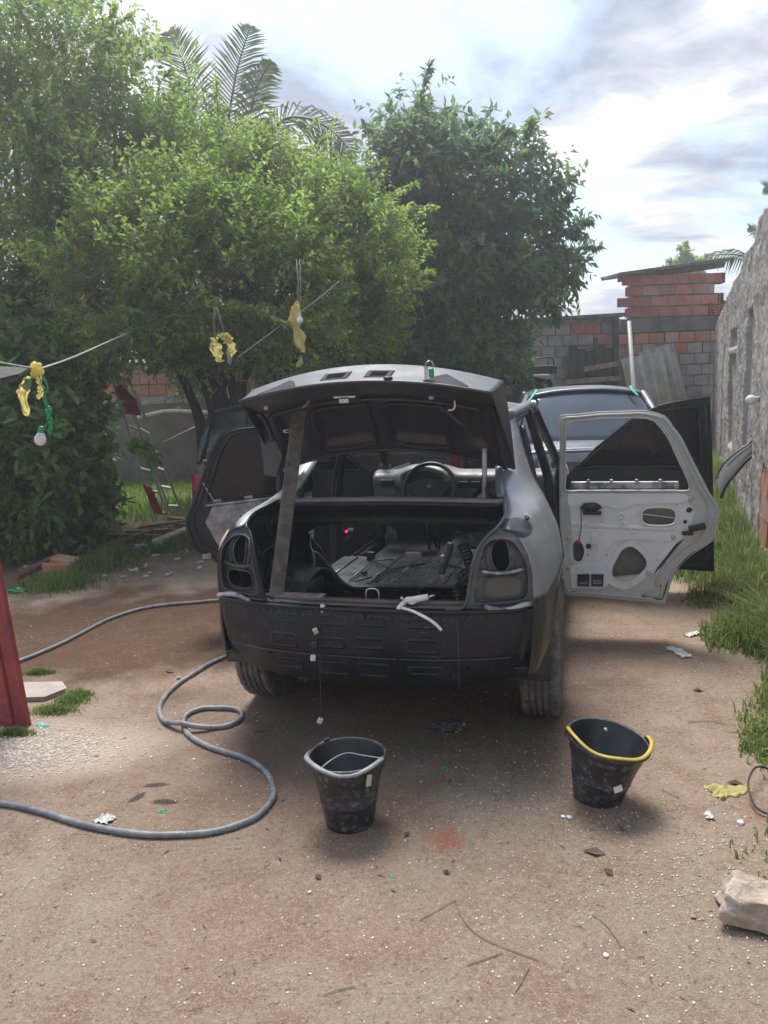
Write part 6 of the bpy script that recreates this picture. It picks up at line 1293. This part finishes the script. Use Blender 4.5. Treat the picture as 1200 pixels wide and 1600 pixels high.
lay('green_net', crumple(.06, 8, .4, 1.2), 'green', 28, 925, 'green net bag lying in the grass above the grey hose', 'net')
for u, v, r, lab in ((880, 1277, .009, 'left one of two white pebbles below the right bucket'), (890, 1278, .010, 'right one of two white pebbles below the right bucket'), (484, 1395, .006, 'single white pebble below the left bucket'), (1157, 1286, .013, 'white pebble at the grass edge by the yellow bag'), (947, 1494, .008, 'white pebble at the bottom right, left of the rock')):
    lay('white_pebble', ico(r, 2, .4, int(u), (1, 1, .6)), 'white', u, v, lab, 'pebble', dz=.003, grp='white pebbles on the dirt', smooth=True)
for u, v, w_, h_, lab in ((1060, 1020, .17, .06, 'crumpled white paper strip lying below the open silver door'), (1083, 992, .12, .05, 'white paper strip at the grass edge, farther right'), (1107, 1276, .035, .02, 'tiny white scrap below the yellow bag'), (165, 1282, .06, .05, 'small white scrap touching the thick hose'), (279, 1060, .025, .02, 'tiny white scrap inside the hose bend')):
    lay('white_scrap', sheet(w_, h_, u, .02), 'white', u, v, lab, 'scrap', R(random.uniform(0, 180)), dz=.003, grp='white scraps on the ground', solid=.001)
for u, v, r, lab in ((1144, 1365, .014, 'orange brick chip at the grass edge above the rock'), (1084, 1434, .010, 'tiny orange brick chip left of the rock'), (1135, 1388, .012, 'red chip just above the pale rock'), (1163, 1148, .012, 'orange chip beside the tall grass at the right')):
    lay('brick_chip', ico(r, 1, .6, int(u), (1, .7, .5)), 'orangebrick', u, v, lab, 'brick chip', dz=.003, grp='brick chips on the dirt')
lay('yellow_bag', grid(lambda u, v: ((u - .5) * .15 + .02 * noise.noise(Vector((v * 5, 1, 0))), (v - .5) * .075 * (1.4 - u * .9) + .02 * noise.noise(Vector((u * 5, 2, 0))), .004 + .035 * abs(noise.noise(Vector((u * 4, v * 5, 3)))) * (1.2 - u)), 22, 16), 'bag', 1140, 1237, 'crumpled thin yellow plastic bag at the edge of the grass', 'bag', R(8), smooth=True)
tag(obj('grass_wire', tube(cat([onground(1205, 1210, .02), onground(1180, 1222, .06), onground(1168, 1245, .05), onground(1180, 1268, .02), onground(1205, 1278, .01)], 6), .004, 6), 'wire', smooth=True), 'dark wire loop coming out of the grass beside the yellow bag', 'wire')
bm = bmesh.new(); bmesh.ops.create_cube(bm, size=1)
for v in bm.verts: v.co = Vector((v.co.x * .25 * (1 - .25 * (v.co.z > 0)), v.co.y * .15 * (1 - .2 * (v.co.z > 0)), v.co.z * .105)) + Vector(noise.noise_vector(v.co * 3)) * .03
bmesh.ops.subdivide_edges(bm, edges=bm.edges[:], cuts=22, use_grid_fill=True)
for k_ in range(4): bmesh.ops.smooth_vert(bm, verts=bm.verts[:], factor=.5, use_axis_x=True, use_axis_y=True, use_axis_z=True)
for v in bm.verts: v.co += Vector(noise.noise_vector(v.co * 9)) * .022 + Vector(noise.noise_vector(v.co * 26)) * .007 + Vector(noise.noise_vector(v.co * 60)) * .003
rk = bm
lay('pale_rock', rk, 'stone', 1192, 1440, 'pale blocky rock at the lower right edge', 'rock', R(-22), R(0), R(6), .05, smooth=True)
cr = onground(695, 1138)
sg_ = empty('charred_rag', cr, 'burnt grey and white crumpled rag on the ground behind the bumper', 'rag')
for i, (x, y, r) in enumerate(((0, 0, .045), (.045, .01, .035), (-.05, .015, .03), (.02, -.025, .03), (.05, -.03, .022))):
    o = obj('fold', ico(r, 3, 1.1, i + 2, (1.2, .8, .5)), 'soot', sg_, True); o.location = (x, y, r * .3)
# dry stalks on the ground
for i, (pts_, lab) in enumerate((([(714, 1418), (728, 1445), (755, 1468), (790, 1483), (842, 1503)], 'longest dry grass stalk lying at the bottom centre'), ([(655, 1440), (690, 1420), (712, 1408)], 'green stalk crossing the long dry stalk'), ([(730, 1510), (760, 1500), (785, 1490)], 'short stalk below the long dry stalk'), ([(505, 1557), (530, 1548), (556, 1543)], 'thin dark stalk at the bottom centre left'), ([(925, 1430), (950, 1450), (970, 1480)], 'thin stalk left of the pale rock'), ([(805, 1552), (818, 1530), (827, 1513)], 'dark curved stalk near the bottom edge'), ([(1075, 1130), (1110, 1128), (1140, 1135)], 'long dry stalk right of the right bucket'), ([(1035, 1235), (1048, 1242), (1062, 1248)], 'pale straw between the right bucket and the yellow bag'))):
    tag(obj('dry_stalk', tube(cat([onground(u, v, .004) for u, v in pts_], 5), .0013, 5), 'twig'), lab, 'stalk', 'dry stalks on the dirt')
random.seed(9); V, Fs = [], []
for i in range(380):
    y = 1.0 + 6 * random.random() ** 1.5; x = random.uniform(-.6, .6) * (y + .5); l = random.uniform(.004, .016); a = random.random() * 6.28; c, s_ = math.cos(a), math.sin(a); z = gz(x, y) + .003; w_ = l * random.uniform(.08, .3); j = len(V)
    V += [(x - c * l, y - s_ * l, z), (x + s_ * w_, y - c * w_, z + .003), (x + c * l, y + s_ * l, z + .002), (x - s_ * w_, y + c * w_, z + .001)]; Fs.append([j, j + 1, j + 2, j + 3])
tag(obj('leaf_litter', (V, Fs), 'dead'), 'tiny bits of dry leaf and twig sprinkled over the dirt', 'leaf litter', kind='stuff')

# ------------------------------------------------------------------ ladder
la = empty('ladder', onground(262, 818), 'aluminium folding ladder with red plates leaning into the hedge', 'ladder')
YLd = la.location.y
def lp(u, v, dy=0): return at(u, v, YLd + dy) - la.location
rails = [((172, 585), (244, 816), 0), ((190, 590), (264, 816), 0), ((196, 588), (268, 806), .25), ((206, 600), (286, 806), .25)]
rails = [((170, 575), (245, 816), 0, .6), ((192, 590), (264, 816), 0, .6), ((186, 590), (268, 804), .32, .6), ((210, 610), (285, 803), .32, .6)]
for (a, b, dy, t) in rails:
    A, B = lp(*a, dy * .3), lp(*b, dy); B.z = max(B.z, gz(0, YLd + dy) - la.location.z); obj('rail', tube([A, B], .026, 4, flat=.55), 'alu', la)
for (i, j) in ((0, 1), (2, 3)):
    a0, b0, dy0, _ = rails[i]; a1, b1, dy1, _ = rails[j]
    for k in range(7):
        t = (k + .55) / 7; q = lambda a, b, dy: lp(a[0] + (b[0] - a[0]) * t, a[1] + (b[1] - a[1]) * t, dy * (.3 + .7 * t))
        obj('rung', tube([q(a0, b0, dy0), q(a1, b1, dy1)], .014, 6), 'alu', la)
obj('red_plate', plate([(-.09, -.15), (.07, -.17), (.10, .0), (-.0, .16), (-.10, .14)], [], .02, lambda a, b, t: tuple(lp(200, 625, -.04) + Vector((a * .85 - b * .35, t, b)))), 'red', la, bevel=.01)
obj('red_plate', plate([(-.035, -.16), (.04, -.18), (.04, .14), (-.035, .16)], [], .02, lambda a, b, t: tuple(lp(238, 780, -.04) + Vector((a - b * .35, t, b)))), 'red', la, bevel=.01)

# ------------------------------------------------------------------ ropes, bulbs, hanging bags, awning
def catenary(a, b, sag, n=20): return [a.lerp(b, i / n) - Vector((0, 0, sag * 4 * (i / n) * (1 - i / n))) for i in range(n + 1)]
tag(obj('clothes_line', join(tube([at(-40, 560, 3.6), at(60, 577, 4.0)], .005, 5), tube(cat([at(60, 577, 4.0), at(110, 560, 4.9), at(160, 538, 6.0), at(205, 518, 7.2)], 5), .006, 5)), 'palewire', smooth=True), 'pale line running from the dark awning corner up into the hedge', 'rope')
aw = at(-60, 600, 3.8)
o = obj('awning', ([at(-160, 568, 3.9), at(46, 576, 4.0), at(30, 586, 3.6), at(-200, 640, 3.0)], [[0, 1, 2, 3]]), 'awning', solid=.012); tag(o, 'dark canvas awning corner poking in at the left edge', 'awning')
def bulb(loc, r, label, rot=(0, 0, 0), base='green', grp='white light bulbs'):
    e = empty('light_bulb', loc, label, 'light bulb', grp); e.rotation_euler = rot
    obj('glass', lathe([(.001, -r * 1.95), (r * .5, -r * 1.85), (r * .88, -r * 1.45), (r, -r), (r * .93, -r * .55), (r * .62, r * .05), (r * .48, r * .45)], 20, False), 'bulb', e, True)
    obj('socket', lathe([(r * .55, r * .35), (r * .58, r * .9), (r * .40, r * 1.35), (r * .15, r * 1.5)], 16, False, True), base, e, True); return e
bulb(at(64, 679, 4.0), .030, 'white bulb hanging from the green cord at the left', (0, R(14), 0))
bulb(at(468, 496, 7.0), .030, 'small white bulb hanging against the hedge above the car roof', base='white')
bulb(at(1181, 624, 6.35), .042, 'white bulb sticking out sideways from the boundary wall', (0, R(84), R(-10)), 'greyplastic')
tag(obj('wall_cable', tube(cat([at(1190, 625, 6.6), at(1192, 650, 6.4), at(1196, 690, 6.3), at(1202, 720, 6.2)], 5), .005, 6), 'palewire', smooth=True), 'grey cable drooping from the bulb on the boundary wall', 'cable')
tag(obj('red_tape_bit', ico(.02, 2, .5, 3, (.6, .6, 1.4)), 'red', smooth=True), 'scrap of red tape round the cable by the wall bulb', 'tape').location = at(1191, 630, 6.5)
def strip(name, px, Y, w_, m, label, cat_, seed=0, n=4, tag_=True, parent=None):
    c = cat([at(u, v, Y) for u, v in px], 10); V = []; k = 9
    for i, p in enumerate(c):
        f = i / (len(c) - 1); ww = w_ * (.35 + .55 * math.sin(PI * min(f * .95 + .05, 1))) * (1 + .9 * noise.noise(Vector((f * 6, seed, 0))))
        for j in range(k):
            s_ = (j / (k - 1) - .5); V.append(p + Vector((s_ * ww * 1.3 + .25 * w_ * noise.noise(Vector((f * 9, s_ * 4, seed))), .35 * w_ * noise.noise(Vector((s_ * 7 + 3, f * 8, seed + 7))), .3 * w_ * noise.noise(Vector((s_ * 5, f * 3, seed + 2))))))
    Fs = [[i * k + j, i * k + j + 1, (i + 1) * k + j + 1, (i + 1) * k + j] for i in range(len(c) - 1) for j in range(k - 1)]
    o = obj(name, (V, Fs), m, parent, True); 
    return tag(o, label, cat_) if tag_ else o
cd = empty('knotted_twine', at(65, 580, 4.0), 'green cord with knots carrying the left bulb', 'cord'); inv = Matrix.Translation(-cd.location)
for pts_, r in (([(60, 577), (68, 590), (75, 608), (68, 622), (74, 638), (78, 655), (68, 670), (66, 673)], .0045), ([(58, 580), (66, 600), (71, 622), (76, 640), (80, 660), (79, 676)], .0035)):
    o = obj('strand', tube(cat([at(u, v, 4.0) for u, v in pts_], 5), r, 6), 'green', cd, True); o.matrix_parent_inverse = inv
for i in range(9):
    o = obj('knot', xf(ico(.014, 2, .9, i, (.7, .7, 1.3)), Matrix.Translation(at(77 + random.uniform(-3, 4), 640 + i * 4.2, 4.0))), 'green', cd, True); o.matrix_parent_inverse = inv
yb = empty('hanging_bag', at(50, 590, 4.0), 'torn yellow bag strips with a turquoise knot tied to the line by the awning', 'bag', 'torn yellow bags hanging on lines'); inv = Matrix.Translation(-yb.location)
for i, (px, w_, m) in enumerate((([(46, 588), (38, 600), (36, 618), (42, 650)], .045, 'bag'), ([(52, 572), (58, 585), (62, 600)], .04, 'bag'), ([(62, 600), (64, 612), (60, 624)], .03, 'bag'), ([(44, 592), (42, 600), (42, 610)], .035, 'turq'), ([(50, 585), (56, 590)], .025, 'bag'))):
    o = strip('strip', px, 4.0, w_, m, None, None, i, tag_=False, parent=yb); o.matrix_parent_inverse = inv
o = obj('knot', xf(ico(.030, 3, .8, 3), Matrix.Translation(at(57, 576, 3.98))), 'bag', yb, True); o.matrix_parent_inverse = inv
yb = empty('hanging_bag', at(350, 530, 6.4), 'torn yellow bag hanging from a twig over the left of the car roof', 'bag', 'torn yellow bags hanging on lines'); inv = Matrix.Translation(-yb.location)
for i, (px, w_, m) in enumerate((([(334, 528), (336, 540), (340, 556), (345, 566)], .075, 'bag'), ([(350, 520), (358, 530), (362, 545), (360, 562)], .06, 'bag'), ([(345, 522), (352, 528), (356, 536)], .07, 'bag'), ([(356, 545), (358, 558), (359, 570)], .03, 'greyplastic'))):
    o = strip('strip', px, 6.4, w_, m, None, None, i + 4, tag_=False, parent=yb); o.matrix_parent_inverse = inv
for px in ([(337, 480), (334, 500), (336, 528)], [(338, 480), (346, 505), (350, 520)]):
    o = obj('string', tube([at(u, v, 6.4) for u, v in px], .007, 6), 'twig', yb, True); o.matrix_parent_inverse = inv
yb = empty('hanging_bag', at(468, 520, 7.0), 'long twisted yellow bag hanging beside the small bulb above the car roof', 'bag', 'torn yellow bags hanging on lines'); inv = Matrix.Translation(-yb.location)
for i, (px, w_, m) in enumerate((([(465, 470), (461, 490), (466, 520), (473, 550)], .085, 'bag'), ([(462, 475), (458, 500), (465, 525)], .05, 'bag'), ([(470, 560), (468, 568), (465, 574)], .045, 'bag'))):
    o = strip('strip', px, 7.0, w_, m, None, None, i + 8, tag_=False, parent=yb); o.matrix_parent_inverse = inv
for px in ([(463, 405), (466, 440), (465, 470)], [(468, 405), (470, 440), (468, 488)], [(470, 555), (471, 580)]):
    o = obj('string', tube([at(u, v, 7.0) for u, v in px], .004, 5), 'palewire', yb, True); o.matrix_parent_inverse = inv
tag(obj('overhead_line', tube(cat([at(370, 560, 6.8), at(430, 515, 7.0), at(480, 480, 7.1), at(530, 440, 7.2)], 6), .004, 5), 'palewire', smooth=True), 'thin cord slanting up behind the long yellow bag', 'cord')

# ------------------------------------------------------------------ loose wing leaning on the wall
fe = empty('loose_wing', onground(1165, 850), 'loose silver front wing with its wheel-arch cutout leaning against the wall', 'car part')
YF = fe.location.y + .15
def fpt(u, v, d=0): return at(u, v, YF + d) - fe.location
outer = cat([fpt(1119, 748), fpt(1129, 727), fpt(1146, 710), fpt(1160, 700), fpt(1171, 693), fpt(1176, 688)], 6)
inner = cat([fpt(1125, 776), fpt(1133, 757), fpt(1150, 735), fpt(1163, 720), fpt(1174, 710), fpt(1182, 704)], 6)
k = len(outer); obj('wing_panel', (outer + [a.lerp(b, .5) + Vector((0, -.008, 0)) for a, b in zip(outer, inner)] + inner, [[q_ * k + i, q_ * k + i + 1, (q_ + 1) * k + i + 1, (q_ + 1) * k + i] for q_ in range(2) for i in range(k - 1)]), 'silver', fe, True, solid=.006)
obj('outer_edge', tube(outer, .008, 6), 'bulk', fe, True)
obj('inner_groove', tube([a.lerp(b, .25) + Vector((0, -.012, 0)) for a, b in list(zip(outer, inner))[8:]], .004, 6), 'bulk', fe, True)
obj('arch_flange', tube([p + Vector((.012, .01, -.018)) for p in inner], .014, 6), 'black', fe, True)
obj('rear_edge', tube(cat([fpt(1173, 678), fpt(1179, 694), fpt(1184, 714), fpt(1186, 745), fpt(1184, 790), fpt(1181, 850)], 6), [.004 + .012 * min(i / 8, 1) for i in range(31)], 6, flat=.6), 'black', fe, True)
obj('side_flange', (cat([fpt(1176, 712), fpt(1177, 745), fpt(1174, 790)], 6) + cat([fpt(1184, 712), fpt(1186, 745), fpt(1184, 800)], 6), [[i, i + 1, 14 + i, 13 + i] for i in range(12)]), 'lidinner', fe, True, solid=.006)
for i, c in enumerate((fe,)): pass
